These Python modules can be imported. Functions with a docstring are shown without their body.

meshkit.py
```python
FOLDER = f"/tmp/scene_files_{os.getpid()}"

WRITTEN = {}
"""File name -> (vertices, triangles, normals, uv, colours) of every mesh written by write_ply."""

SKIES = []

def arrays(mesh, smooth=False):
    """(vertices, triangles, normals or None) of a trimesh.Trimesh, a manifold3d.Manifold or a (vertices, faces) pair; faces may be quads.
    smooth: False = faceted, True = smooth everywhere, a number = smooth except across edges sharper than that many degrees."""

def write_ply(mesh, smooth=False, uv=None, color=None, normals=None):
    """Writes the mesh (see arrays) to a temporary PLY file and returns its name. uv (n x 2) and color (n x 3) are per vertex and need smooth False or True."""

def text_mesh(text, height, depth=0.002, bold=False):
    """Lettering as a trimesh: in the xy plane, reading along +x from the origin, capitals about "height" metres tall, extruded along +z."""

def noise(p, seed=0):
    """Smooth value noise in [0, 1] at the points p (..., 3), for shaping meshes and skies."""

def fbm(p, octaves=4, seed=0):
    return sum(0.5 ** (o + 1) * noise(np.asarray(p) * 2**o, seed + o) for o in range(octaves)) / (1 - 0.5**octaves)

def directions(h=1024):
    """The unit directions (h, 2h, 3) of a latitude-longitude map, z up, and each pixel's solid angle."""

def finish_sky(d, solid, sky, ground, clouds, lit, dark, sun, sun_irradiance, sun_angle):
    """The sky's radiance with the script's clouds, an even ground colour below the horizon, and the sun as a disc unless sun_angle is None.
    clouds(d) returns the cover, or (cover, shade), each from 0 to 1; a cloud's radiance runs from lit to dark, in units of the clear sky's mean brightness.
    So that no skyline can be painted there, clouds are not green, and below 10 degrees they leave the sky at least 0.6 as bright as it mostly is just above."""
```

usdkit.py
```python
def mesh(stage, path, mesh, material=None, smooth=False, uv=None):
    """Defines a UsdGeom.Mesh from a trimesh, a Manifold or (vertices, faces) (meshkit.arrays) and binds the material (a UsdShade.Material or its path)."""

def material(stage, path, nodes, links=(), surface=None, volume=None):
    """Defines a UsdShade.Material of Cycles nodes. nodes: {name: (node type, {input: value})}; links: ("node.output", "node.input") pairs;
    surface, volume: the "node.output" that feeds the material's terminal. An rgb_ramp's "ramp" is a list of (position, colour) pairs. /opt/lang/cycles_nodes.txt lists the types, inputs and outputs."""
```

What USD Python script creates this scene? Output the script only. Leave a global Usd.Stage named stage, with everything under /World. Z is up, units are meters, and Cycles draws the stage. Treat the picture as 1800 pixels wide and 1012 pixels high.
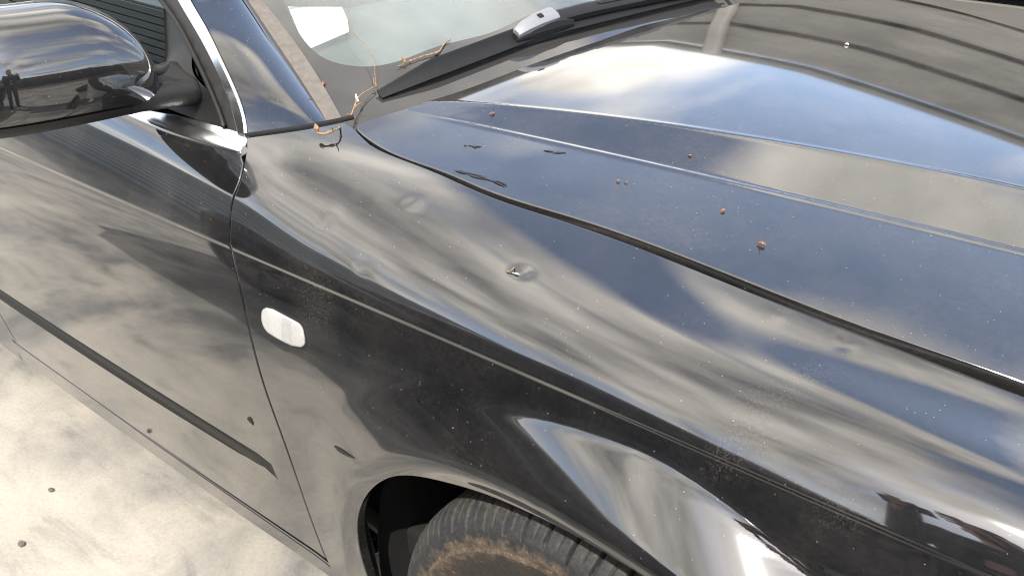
import math
import numpy as np
import shapely
import trimesh
from shapely.geometry import Polygon, box as sbox
from scipy.interpolate import PchipInterpolator, CubicSpline, UnivariateSpline
from scipy.spatial.transform import Rotation
from pxr import Gf, Sdf, Usd, UsdGeom, UsdLux, UsdShade, Vt
import manifold3d as m3
import usdkit

rng = np.random.default_rng(7)
stage = Usd.Stage.CreateInMemory()
UsdGeom.SetStageUpAxis(stage, UsdGeom.Tokens.z)
UsdGeom.SetStageMetersPerUnit(stage, 1.0)
UsdGeom.Xform.Define(stage, '/World')
UsdGeom.Scope.Define(stage, '/World/Looks')

# ---------------------------------------------------------------- camera
EYE = np.array([0.46251, -1.45853, 1.35396])
YAW, PITCH, ROLL, FPX = (0.74529, 0.48775, -0.00851, 1643.80725)
EXPOSURE = 1.65
def camera_axes():
    f = np.array([-math.sin(YAW) * math.cos(PITCH), math.cos(YAW) * math.cos(PITCH), -math.sin(PITCH)])
    r = np.cross(f, [0, 0, 1]); r /= np.linalg.norm(r); u = np.cross(r, f)
    c, s = math.cos(ROLL), math.sin(ROLL)
    return c * r + s * u, -s * r + c * u, f
R_, U_, F_ = camera_axes()
cam = UsdGeom.Camera.Define(stage, '/World/camera')
cam.AddTransformOp().Set(Gf.Matrix4d(*R_, 0, *U_, 0, *(-F_), 0, *EYE, 1))
cam.CreateHorizontalApertureAttr(36.0)
cam.CreateVerticalApertureAttr(36.0 * 575 / 1024)
cam.CreateFocalLengthAttr(FPX / 1800 * 36.0)
cam.CreateClippingRangeAttr(Gf.Vec2f(.02, 400))
cam.CreateExposureAttr(EXPOSURE)

# ---------------------------------------------------------------- sky and sun
SUN_AZ = math.atan2(.50, -.82)          # atan2(x, y) of the direction towards the sun
SUN_EL = math.radians(51)
TO_SUN = np.array([math.sin(SUN_AZ) * math.cos(SUN_EL), math.cos(SUN_AZ) * math.cos(SUN_EL), math.sin(SUN_EL)])
CLOUD = 6.8
BANKS = [(0, 86, 22, .16), (-38, 47, 13, -.26), (-8, 53, 14, .28), (-30, 68, 12, .26), (-100, 50, 45, .10), (-38, 20, 6, .24), (-22, 24, 16, -.10), (-25, 39, 15, -.16), (-5, 36, 11, -.14), (-14, 57, 8, -.22), (160, 30, 40, .08), (-140, 52, 40, .30), (-95, 53, 14, .12), (-60, 64, 9, .12)]   # cloud banks and gaps: azimuth, elevation, radius, weight
bank_nodes, bank_links, last = {}, [], 'n1.fac'
for i, (az, el, rad_, wgt) in enumerate(BANKS):
    az, el = math.radians(az), math.radians(el)
    bank_nodes[f'd{i}'] = ('vector_math', dict(math_type='dot_product', vector2=(math.sin(az) * math.cos(el), math.cos(az) * math.cos(el), math.sin(el))))
    bank_nodes[f'm{i}'] = ('map_range', dict(range_type='smoothstep', from_min=math.cos(math.radians(rad_)), from_max=1.0, to_min=0.0, to_max=wgt, clamp=True))
    bank_nodes[f'a{i}'] = ('math', dict(math_type='add'))
    bank_links += [('tc.generated', f'd{i}.vector1'), (f'd{i}.value', f'm{i}.value'), (last, f'a{i}.value1'), (f'm{i}.result', f'a{i}.value2')]
    last = f'a{i}.value'
usdkit.material(stage, '/World/Looks/sky_look', {**bank_nodes,
    'sky': ('sky_texture', dict(sky_type='single_scattering', sun_disc=False, sun_elevation=SUN_EL, sun_rotation=SUN_AZ, air_density=1.0, aerosol_density=1.2, ozone_density=1.5)),
    'tc': ('texture_coordinate', {}),
    'sep': ('separate_xyz', {}),
    'zc': ('math', dict(math_type='maximum', value2=0.0)),
    'za': ('math', dict(math_type='add', value2=0.28)),
    'dx': ('math', dict(math_type='divide')),
    'dy': ('math', dict(math_type='divide')),
    'cmb': ('combine_xyz', dict(z=0.0)),
    'map': ('mapping', dict(mapping_type='point', location=(3.1, 1.7, 0.0), rotation=(0, 0, .25), scale=(1.9, .95, 1.0))),
    'n1': ('noise_texture', dict(scale=1.2, detail=5.0, roughness=.53, distortion=.3)),
    'cov': ('rgb_ramp', dict(ramp=[(0.0, (0, 0, 0)), (.42, (0, 0, 0)), (.66, (1, 1, 1)), (1.0, (1, 1, 1))])),
    'n2': ('noise_texture', dict(scale=1.9, detail=4.0, roughness=.52, distortion=.2)),
    'tone': ('rgb_ramp', dict(ramp=[(.3, (.20 * CLOUD, .20 * CLOUD, .205 * CLOUD)), (.68, (1.15 * CLOUD, 1.08 * CLOUD, .97 * CLOUD))])),
    'hs': ('hsv', dict(saturation=.80, value=1.0, hue=.5, fac=1.0)),
    'mix': ('mix_color', dict(blend_type='mix', use_clamp=False)),
    'bg': ('background_shader', dict(strength=.15)),
}, bank_links + [('tc.generated', 'sep.vector'), ('sep.z', 'zc.value1'), ('zc.value', 'za.value1'), ('sep.x', 'dx.value1'), ('za.value', 'dx.value2'), ('sep.y', 'dy.value1'), ('za.value', 'dy.value2'),
    ('dx.value', 'cmb.x'), ('dy.value', 'cmb.y'), ('cmb.vector', 'map.vector'), ('map.vector', 'n1.vector'), ('map.vector', 'n2.vector'), (last, 'cov.fac'), ('n2.fac', 'tone.fac'),
    ('sky.color', 'hs.color'), ('hs.color', 'mix.a'), ('tone.color', 'mix.b'), ('cov.color', 'mix.fac'), ('mix.result', 'bg.color')], surface='bg.background')
sky = UsdLux.DomeLight.Define(stage, '/World/sky')
UsdShade.MaterialBindingAPI.Apply(sky.GetPrim()).Bind(UsdShade.Material.Get(stage, '/World/Looks/sky_look'))
sky.GetPrim().SetCustomDataByKey('kind', 'structure')
sun = UsdLux.DistantLight.Define(stage, '/World/sun')
sun.CreateNormalizeAttr(True); sun.CreateIntensityAttr(.6); sun.CreateAngleAttr(.5); sun.CreateColorAttr(Gf.Vec3f(1, .95, .87))
zx = TO_SUN; xx = np.cross([0, 0, 1], zx); xx /= np.linalg.norm(xx); yx = np.cross(zx, xx)
sun.AddTransformOp().Set(Gf.Matrix4d(*xx, 0, *yx, 0, *zx, 0, 0, 0, 20, 1))
PARK = (-.85, -3.05, 180.0)
# ---------------------------------------------------------------- materials
def M(name, nodes, links=(), surface='p.BSDF', **kw):
    return usdkit.material(stage, '/World/Looks/' + name, nodes, links, surface=surface, **kw)
def plain(name, color, rough=.5, **kw):
    return M(name, {'p': ('principled_bsdf', dict(base_color=color, roughness=rough, **kw))})
def grain(name, c0, c1, scale=40, rough=(.5, .7), bump=.0, detail=6.0, stretch=(1, 1, 1), **kw):
    n = {'g': ('geometry', {}), 'm': ('mapping', dict(scale=stretch)), 'n': ('noise_texture', dict(scale=scale, detail=detail, roughness=.6)),
         'r': ('rgb_ramp', dict(ramp=[(.3, c0), (.7, c1)])), 'q': ('map_range', dict(from_min=.3, from_max=.7, to_min=rough[0], to_max=rough[1], clamp=True)),
         'p': ('principled_bsdf', dict(**kw))}
    l = [('g.position', 'm.vector'), ('m.vector', 'n.vector'), ('n.fac', 'r.fac'), ('r.color', 'p.base_color'), ('n.fac', 'q.value'), ('q.result', 'p.roughness')]
    if bump:
        n['b'] = ('bump', dict(strength=bump, distance=.002)); l += [('n.fac', 'b.height'), ('b.normal', 'p.normal')]
    return M(name, n, l)
def paint_look(name, dust=1.0):
    """black clear-coated car paint with a thin film of dust, specks and faint smears"""
    n = {'g': ('geometry', {}),
         'v': ('voronoi_texture', dict(scale=260.0, randomness=1.0, feature='f1')),
         'vs': ('separate_color', {}), 'pick': ('math', dict(math_type='greater_than', value2=.915)),
         'rad': ('math', dict(math_type='multiply', value2=.20)), 'dot': ('math', dict(math_type='less_than')),
         'v2': ('voronoi_texture', dict(scale=48.0, randomness=1.0, feature='f1')),
         'vs2': ('separate_color', {}), 'pick2': ('math', dict(math_type='greater_than', value2=.86)),
         'rad2': ('math', dict(math_type='multiply', value2=.055)), 'dot2': ('math', dict(math_type='less_than')),
         'n': ('noise_texture', dict(scale=7.0, detail=5.0, roughness=.6)),
         'nf': ('noise_texture', dict(scale=160.0, detail=4.0, roughness=.7)),
         'film': ('map_range', dict(from_min=.35, from_max=.75, to_min=.004 * dust, to_max=.026 * dust, clamp=True)),
         'fine': ('map_range', dict(from_min=.35, from_max=.75, to_min=.6, to_max=1.6, clamp=True)),
         'fm': ('math', dict(math_type='multiply')),
         'a1': ('math', dict(math_type='multiply')), 'a2': ('math', dict(math_type='multiply')), 'mx': ('math', dict(math_type='maximum')), 'sc': ('math', dict(math_type='multiply', value2=.42 * min(dust, 1))),
         'add': ('math', dict(math_type='maximum', use_clamp=True)),
         'sn': ('noise_texture', dict(scale=5.5, detail=2.0, roughness=.5)), 'sp': ('map_range', dict(from_min=.64, from_max=.74, to_min=0.0, to_max=.11, clamp=True)),
         'sf': ('noise_texture', dict(scale=420.0, detail=3.0, roughness=.8)), 'sg': ('map_range', dict(from_min=.50, from_max=.66, to_min=0.0, to_max=1.0, clamp=True)), 'sm': ('math', dict(math_type='multiply')), 'add2': ('math', dict(math_type='add', use_clamp=True)),
         'p': ('principled_bsdf', dict(base_color=(.003, .0032, .0038), roughness=.05, ior=1.5, specular_ior_level=.5, coat_weight=1.0, coat_roughness=.04, coat_ior=PAINT_IOR)),
         'd': ('diffuse_bsdf', dict(color=(.38, .35, .31))), 'mixc': ('mix_closure', {})}
    l = [('g.position', 'v.vector'), ('g.position', 'v2.vector'), ('g.position', 'n.vector'), ('g.position', 'nf.vector'),
         ('v.color', 'vs.color'), ('vs.r', 'pick.value1'), ('vs.g', 'rad.value1'), ('v.distance', 'dot.value1'), ('rad.value', 'dot.value2'), ('dot.value', 'a1.value1'), ('pick.value', 'a1.value2'),
         ('v2.color', 'vs2.color'), ('vs2.r', 'pick2.value1'), ('vs2.g', 'rad2.value1'), ('v2.distance', 'dot2.value1'), ('rad2.value', 'dot2.value2'), ('dot2.value', 'a2.value1'), ('pick2.value', 'a2.value2'),
         ('a1.value', 'mx.value1'), ('a2.value', 'mx.value2'), ('mx.value', 'sc.value1'), ('n.fac', 'film.value'), ('nf.fac', 'fine.value'), ('film.result', 'fm.value1'), ('fine.result', 'fm.value2'),
         ('fm.value', 'add.value1'), ('sc.value', 'add.value2'), ('g.position', 'sn.vector'), ('g.position', 'sf.vector'), ('sn.fac', 'sp.value'), ('sf.fac', 'sg.value'), ('sp.result', 'sm.value1'), ('sg.result', 'sm.value2'), ('add.value', 'add2.value1'), ('sm.value', 'add2.value2'), ('add2.value', 'mixc.fac'), ('p.BSDF', 'mixc.closure1'), ('d.BSDF', 'mixc.closure2')]
    return M(name, n, l, surface='mixc.closure')
PAINT_IOR = 1.85
PAINT = paint_look('black_paint')
DARKPAINT = plain('parked_black_paint', (.003, .003, .004), .12, ior=1.35)
PAINT_HOOD = paint_look('black_paint_dusty', 2.0)
BLACK = plain('black_void', (.004, .004, .004), .9)
RUBBER = grain('black_rubber', (.012, .012, .012), (.022, .021, .020), 60, (.5, .7))
PLASTIC = grain('black_plastic', (.007, .007, .0068), (.014, .0135, .013), 300, (.42, .55), bump=.15, specular_ior_level=.3)
GREYPLASTIC = grain('weathered_trim', (.085, .073, .062), (.13, .115, .10), 90, (.55, .75), bump=.1)
CHROME = M('satin_chrome', {'p': ('principled_bsdf', dict(base_color=(.86, .86, .86), metallic=1.0, roughness=.2))})
SILVER = M('silver_paint', {'p': ('principled_bsdf', dict(base_color=(.27, .27, .28), metallic=.5, roughness=.38))})
FRIT = M('glass_frit', {'p': ('principled_bsdf', dict(base_color=(.03, .029, .028), roughness=.02, ior=1.6, coat_weight=1.0, coat_roughness=.01, coat_ior=1.6))})
def pane(name, tint, ior, film=0.0):
    n = {'t': ('transparent_bsdf', dict(color=tint)), 'g': ('glossy_bsdf', dict(color=(1, 1, 1), roughness=.0)), 'f': ('fresnel', dict(IOR=ior)), 'x': ('mix_closure', {})}
    l = [('f.fac', 'x.fac'), ('t.BSDF', 'x.closure1'), ('g.BSDF', 'x.closure2')]
    if not film: return M(name, n, l, surface='x.closure')
    n.update({'p': ('geometry', {}), 'n': ('noise_texture', dict(scale=4.0, detail=6.0, roughness=.6)), 'm': ('map_range', dict(from_min=.35, from_max=.7, to_min=film * .5, to_max=film * 1.5, clamp=True)), 'd': ('diffuse_bsdf', dict(color=(.62, .68, .64))), 'y': ('mix_closure', {})})
    return M(name, n, l + [('p.position', 'n.vector'), ('n.fac', 'm.value'), ('m.result', 'y.fac'), ('x.closure', 'y.closure1'), ('d.BSDF', 'y.closure2')], surface='y.closure')
GLASS = pane('windscreen_glass', (.76, .86, .87), 1.9, .10)
SIDEGLASS = pane('side_glass', (.10, .14, .115), 1.6)
CABIN = plain('cabin_trim', (.035, .04, .042), .7)
DASH = grain('dash_trim', (.045, .055, .055), (.07, .08, .08), 200, (.5, .6))
PAPER = plain('white_paper', (.85, .85, .83), .7)
LENS = M('indicator_lens', {'p': ('principled_bsdf', dict(base_color=(.95, .95, .93), roughness=.05, transmission_weight=.75, ior=1.45))})
LAMPBACK = M('lamp_reflector', {'g': ('geometry', {}), 's': ('separate_xyz', {}), 'n': ('noise_texture', dict(scale=85.0, detail=3.0, roughness=.6)), 'k': ('math', dict(math_type='multiply_add', value2=.020, value3=-.010)), 'a': ('math', dict(math_type='add')), 'q': ('map_range', dict(from_min=-.545, from_max=-.492, clamp=True)),
    'r': ('rgb_ramp', dict(ramp=[(0, (.50, .47, .42)), (.15, (.60, .59, .56)), (.50, (.55, .54, .52)), (.60, (.25, .25, .25)), (.78, (.36, .36, .36)), (.86, (.20, .20, .20)), (1, (.46, .45, .43))])), 'w': ('wave_texture', dict(wave_type='bands', bands_direction='diagonal', scale=45.0, distortion=.6)), 'b': ('bump', dict(strength=.3, distance=.001)), 'p': ('principled_bsdf', dict(metallic=.4, roughness=.28))},
    [('g.position', 's.vector'), ('g.position', 'n.vector'), ('n.fac', 'k.value1'), ('s.x', 'a.value1'), ('k.value', 'a.value2'), ('a.value', 'q.value'), ('q.result', 'r.fac'), ('r.color', 'p.base_color'), ('g.position', 'w.vector'), ('w.fac', 'b.height'), ('b.normal', 'p.normal')])
TYRE = M('tyre_rubber', {'g': ('geometry', {}), 's': ('vector_math', dict(math_type='subtract', vector2=(-.02, -.74, .315))), 'sep': ('separate_xyz', {}),
    'x2': ('math', dict(math_type='multiply')), 'z2': ('math', dict(math_type='multiply')), 'sum': ('math', dict(math_type='add')), 'r': ('math', dict(math_type='sqrt')),
    'n': ('noise_texture', dict(scale=24.0, detail=8.0, roughness=.72)), 'nm': ('map_range', dict(from_min=.3, from_max=.7, to_min=-.022, to_max=.022)), 'rr': ('math', dict(math_type='add')),
    'ramp': ('rgb_ramp', dict(ramp=[(0, (.030, .026, .022)), (.225 / .4, (.034, .029, .024)), (.246 / .4, (.06, .045, .032)), (.258 / .4, (.16, .115, .078)), (.268 / .4, (.085, .068, .052)), (.276 / .4, (.026, .026, .028)), (.292 / .4, (.032, .032, .033)), (.304 / .4, (.055, .05, .043)), (1, (.05, .046, .04))])),
    'sc': ('math', dict(math_type='multiply', value2=2.5)), 'f': ('noise_texture', dict(scale=210.0, detail=5.0, roughness=.7)), 'fr': ('rgb_ramp', dict(ramp=[(.35, (.32, .32, .32)), (.60, (.72, .72, .72)), (.75, (1.9, 1.8, 1.7))])),
    'mu': ('mix_color', dict(blend_type='multiply', fac=1.0, use_clamp=False)), 'b': ('bump', dict(strength=.35, distance=.002)), 'p': ('principled_bsdf', dict(roughness=.72))},
    [('g.position', 's.vector1'), ('s.vector', 'sep.vector'), ('sep.x', 'x2.value1'), ('sep.x', 'x2.value2'), ('sep.z', 'z2.value1'), ('sep.z', 'z2.value2'), ('x2.value', 'sum.value1'), ('z2.value', 'sum.value2'), ('sum.value', 'r.value1'),
     ('g.position', 'n.vector'), ('n.fac', 'nm.value'), ('r.value', 'rr.value1'), ('nm.result', 'rr.value2'), ('rr.value', 'sc.value1'), ('sc.value', 'ramp.fac'), ('g.position', 'f.vector'), ('f.fac', 'fr.fac'), ('ramp.color', 'mu.a'), ('fr.color', 'mu.b'),
     ('mu.result', 'p.base_color'), ('f.fac', 'b.height'), ('b.normal', 'p.normal')])
LINER = grain('arch_liner', (.0015, .0015, .0014), (.003, .003, .0028), 30, (.85, .95))
RIM = grain('dirty_wheel', (.09, .08, .07), (.2, .18, .16), 30, (.4, .6), metallic=.3)
TWIG = grain('dry_twig', (.11, .062, .032), (.34, .215, .115), 260, (.6, .8), bump=.3)
SEED = grain('brown_seed', (.12, .05, .025), (.28, .14, .07), 500, (.5, .7))
PETAL = plain('pale_petal', (.75, .70, .60), .7)
REFLECTION_TAR = grain('dark_scrap', (.004, .004, .004), (.012, .011, .010), 500, (.6, .9))  # near-black of the painted bonnet reflections, also of the tar and rubber marks
STONE = grain('pebble_grey', (.06, .055, .05), (.16, .145, .13), 200, (.8, .9), bump=.4)
CONCRETE = M('concrete', {'g': ('geometry', {}), 'n': ('noise_texture', dict(scale=2.3, detail=9.0, roughness=.6, distortion=.6)), 'm': ('mapping', dict(rotation=(0, 0, .5), scale=(2.0, 5.5, 1))), 'w': ('noise_texture', dict(scale=1.6, detail=8.0, roughness=.6, distortion=.8)),
    'f': ('noise_texture', dict(scale=120.0, detail=5.0, roughness=.7)), 'r1': ('rgb_ramp', dict(ramp=[(.36, (.165, .162, .155)), (.47, (.26, .245, .22)), (.58, (.335, .31, .27)), (.70, (.375, .345, .30))])),
    'r2': ('rgb_ramp', dict(ramp=[(.33, (.62, .64, .66)), (.47, (.92, .925, .93)), (.58, (1, 1, 1)), (.72, (1.10, 1.09, 1.06))])), 'r3': ('rgb_ramp', dict(ramp=[(.25, (.80, .80, .80)), (.5, (1, 1, 1)), (.8, (1.12, 1.12, 1.12))])),
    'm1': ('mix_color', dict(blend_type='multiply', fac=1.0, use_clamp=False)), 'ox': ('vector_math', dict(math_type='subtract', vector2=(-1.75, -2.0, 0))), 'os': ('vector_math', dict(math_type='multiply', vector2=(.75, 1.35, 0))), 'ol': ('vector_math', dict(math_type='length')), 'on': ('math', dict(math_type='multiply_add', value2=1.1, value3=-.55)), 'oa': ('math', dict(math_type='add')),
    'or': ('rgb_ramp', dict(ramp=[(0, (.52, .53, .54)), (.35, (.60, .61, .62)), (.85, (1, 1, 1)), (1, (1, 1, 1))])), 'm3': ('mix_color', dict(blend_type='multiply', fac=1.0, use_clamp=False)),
    'm2': ('mix_color', dict(blend_type='multiply', fac=1.0, use_clamp=False)), 'b': ('bump', dict(strength=.25, distance=.003)), 'p': ('principled_bsdf', dict(roughness=.75))},
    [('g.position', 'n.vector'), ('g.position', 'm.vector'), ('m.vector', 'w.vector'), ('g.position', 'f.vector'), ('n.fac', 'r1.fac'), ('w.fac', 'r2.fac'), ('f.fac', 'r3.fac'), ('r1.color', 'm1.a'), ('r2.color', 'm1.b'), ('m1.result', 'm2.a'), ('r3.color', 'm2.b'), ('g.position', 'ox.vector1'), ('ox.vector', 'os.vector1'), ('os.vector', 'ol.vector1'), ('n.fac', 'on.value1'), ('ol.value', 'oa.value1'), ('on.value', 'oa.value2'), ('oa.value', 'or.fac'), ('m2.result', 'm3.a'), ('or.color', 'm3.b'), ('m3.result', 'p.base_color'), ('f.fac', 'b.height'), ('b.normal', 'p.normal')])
def boards(name, c0, c1):
    return M(name, {'g': ('geometry', {}), 'o': ('object_info', {}), 'm': ('mapping', dict(scale=(1.2, 6, 22))), 'n': ('noise_texture', dict(scale=1.5, detail=6.0, roughness=.6)), 'r': ('rgb_ramp', dict(ramp=[(.25, c0), (.75, c1)])),
        'v': ('map_range', dict(to_min=.86, to_max=1.12)), 'h': ('hsv', {}), 'p': ('principled_bsdf', dict(roughness=.6))},
        [('g.position', 'm.vector'), ('m.vector', 'n.vector'), ('n.fac', 'r.fac'), ('r.color', 'h.color'), ('o.random', 'v.value'), ('v.result', 'h.value'), ('h.color', 'p.base_color')])
CLOTH = grain('dark_jacket', (.010, .011, .014), (.022, .023, .027), 80, (.85, .95))
JEANS = grain('dark_trousers', (.012, .015, .024), (.026, .03, .042), 120, (.85, .95))
SKIN = plain('skin', (.42, .25, .18), .5)
HAIR = plain('hair_dark', (.02, .014, .01), .5)
# ---------------------------------------------------------------- body surfaces (x forward from the front axle, y to the car's left, z up)
def sst(a, b, x):
    t = np.clip((x - a) / (b - a), 0, 1)
    return t * t * (3 - 2 * t)
def pchip(tab):
    t = np.asarray(tab, float)
    return PchipInterpolator(t[:, 0], t[:, 1], extrapolate=True)
def smooth(tab, tol=.0016):
    t = np.asarray(tab, float)
    s = UnivariateSpline(t[:, 0], t[:, 1], k=4, s=len(t) * tol ** 2)
    return lambda x: s(x)
def spline(tab):
    t = np.asarray(tab, float)
    return CubicSpline(t[:, 0], t[:, 1], bc_type='natural', extrapolate=True)
crease_z = smooth([[-2.8, .755], [-1.8, .764], [-1.37, .7738], [-.97, .786], [-.64, .796], [-.4, .801], [-.13, .8015], [.12, .795], [.3, .779], [.5, .755], [.85, .69]])
crease_y = smooth([[-2.8, -.872], [-2.2, -.880], [-1.7, -.880], [-1.377, -.8765], [-.97, -.865], [-.634, -.854], [-.397, -.8425], [-.158, -.8280], [-.049, -.8175], [.0833, -.8055], [.1878, -.7945], [.2626, -.7825], [.3828, -.760], [.6, -.705], [.85, -.61]])
gap_y = smooth([[-2.8, -.715], [-1.7, -.715], [-1.1, -.710], [-.8, -.705], [-.566, -.698], [-.455, -.6885], [-.299, -.6725], [-.187, -.6540], [-.039, -.6315], [.156, -.6040], [.317, -.5765], [.55, -.52], [.85, -.43]])
gap_z = smooth([[-2.8, .965], [-1.7, .965], [-1.1, .962], [-.8, .955], [-.566, .937], [-.4, .921], [-.187, .9003], [-.039, .886], [.156, .8635], [.317, .842], [.55, .805], [.85, .735]])
tilt_above = pchip([[-2.8, 12], [-1.6, 12], [-.62, 14], [-.1, 22], [.25, 28], [.85, 28]])
AXLE_Z = .31
lip_y = smooth([[-.9, -.86], [-.45, -.872], [-.2, -.8675], [-.1, -.866], [0, -.871], [.1, -.874], [.2, -.869], [.4, -.833], [.8, -.70]])
def arch_e(x, z):
    return ((np.abs(x - .03) / .452) ** 2.15 + (np.abs(np.maximum(z, .30) - .30) / .352) ** 2.15) ** (1 / 2.15) * .41 - .41
DENTS = [(-.1667, .528, .0015, .0130), (-.3608, .706, .0008, .0125), (-.46, .40, .0006, .014), (.1601, .888, .0008, .0115), (.0867, .90, .0004, .011), (-.3696, .197, .0004, .014), (-.43, .62, .0003, .018)]
FLARE_W = np.linspace(0, 1, 600)
FLARE_G = np.cumsum(sst(0, .28, FLARE_W) * (1 - sst(.72, 1.0, FLARE_W))); FLARE_G = (FLARE_G - FLARE_G[0]) / (FLARE_G[-1] - FLARE_G[0])
def side(x, t):
    """body side of the right flank; t < 0: metres below the crease; t from 0 to 1: up over the shoulder to the bonnet gap"""
    x = np.asarray(x, float); t = np.asarray(t, float)
    y0, z0, y3, z3 = crease_y(x), crease_z(x), gap_y(x), gap_z(x)
    th, ph = np.radians(tilt_above(x)), np.radians(9 + 8 * sst(-.25, .15, x))
    L = np.hypot(y3 - y0, z3 - z0)
    a, b = (.36 + .14 * sst(-.4, .35, x)) * L, (.45 + .10 * sst(-.45, -.62, x)) * L
    u = np.clip(t, 0, 1)
    y1, z1 = y0 + a * np.sin(th), z0 + a * np.cos(th)
    y2, z2 = y3 - b * np.cos(ph), z3 - b * np.sin(ph)
    B = lambda p0, p1, p2, p3: (1 - u) ** 3 * p0 + 3 * u * (1 - u) ** 2 * p1 + 3 * u * u * (1 - u) * p2 + u ** 3 * p3
    over = np.maximum(t - 1, 0) * 3 * b
    yu, zu = B(y0, y1, y2, y3) + over * np.cos(ph), B(z0, z1, z2, z3) + over * np.sin(ph)
    for dx, dt, d, r in DENTS:
        g = d * np.exp(-(((x - dx) / r) ** 2 + ((t - dt) * L * 1.15 / r) ** 2))
        yu, zu = yu + .35 * g, zu - .93 * g
    h = np.maximum(-t, 0)
    z = z0 - h
    kk = sst(-.52, -.22, x)
    o = (.017 + .013 * kk) * (1 - np.exp(-h / (.07 + .05 * kk))) - .095 * h * h - .0028 * sst(.0003, .009, h)
    yl = y0 - o
    e = arch_e(x, z)
    e0 = .150 - .048 * sst(.03, .27, x)
    w = np.clip((e0 - e) / (e0 - .028), 0, 1)
    g = np.interp(w, FLARE_W, FLARE_G)
    lip = lip_y(x) + .03 * sst(.05, .45, AXLE_Z + .30 - z)
    amp = (lip - yl - np.sqrt((lip - yl) ** 2 + .0045 ** 2)) / 2
    yl = yl + amp * g * sst(-.62, -.30, x) * sst(.002, .016, h)
    yl = yl + (.004 * sst(-.62, -.45, x) + .007 * sst(-.34, -.10, x)) * sst(.032, .0, e)
    return np.stack([x + 0 * t, np.where(t >= 0, yu, yl), np.where(t >= 0, zu, z)], -1)
dome_low = pchip([[-.6, -.60], [-.5, -.57], [.6, -.2]])
dome_up = pchip([[-.6, -.58], [-.5, -.52], [.6, -.1]])
dome_h = pchip([[-.57, 0], [-.45, .0085], [-.2, .0165], [.2, .0195], [.8, .0195]])
def hood(x, y):
    x = np.asarray(x, float); y = np.asarray(y, float)
    r = np.abs(y) / np.abs(gap_y(x))
    z = gap_z(x) + .032 * (1 - r ** 2)
    a, b = dome_low(x), dome_up(x)
    s = np.clip((-np.abs(y) - a) / (b - a), 0, 1)
    k = .05
    ramp = np.where(s < k, s * s / (2 * k), np.where(s > 1 - k, (1 - k) - (1 - s) ** 2 / (2 * k), s - k / 2)) / (1 - k)
    bead = np.where(y < 0, .0011 * np.exp(-((-np.abs(y) - a + .004) / .0055) ** 2) + .0005 * np.exp(-((-np.abs(y) - b) / .006) ** 2), 0) * sst(-.53, -.43, x)
    ramp = np.where(y > 0, 1.0, ramp)                       # the far slope lies past the fall of the bonnet
    return np.stack([x + 0 * y, y + 0 * x, z + dome_h(x) * ramp + bead], -1)
RAKE = np.radians(29)
def screen(y, s):
    """windscreen: s metres up the glass"""
    y = np.asarray(y, float); s = np.asarray(s, float)
    q = 1 - (y / .67) ** 2
    return np.stack([-.640 + .095 * q - s * np.cos(RAKE) - .02 * s * s, y * (1 - .10 * s) , .900 + .040 * q + s * np.sin(RAKE) - .05 * s * s], -1)
def doorglass(x, z):
    """leaning plane of the side windows"""
    x = np.asarray(x, float); z = np.asarray(z, float)
    q = z - .92
    return np.stack([x + 0 * z, -.7765 + .40 * q + .25 * q * q - .012 * (x + .65), z + 0 * x], -1)
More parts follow.
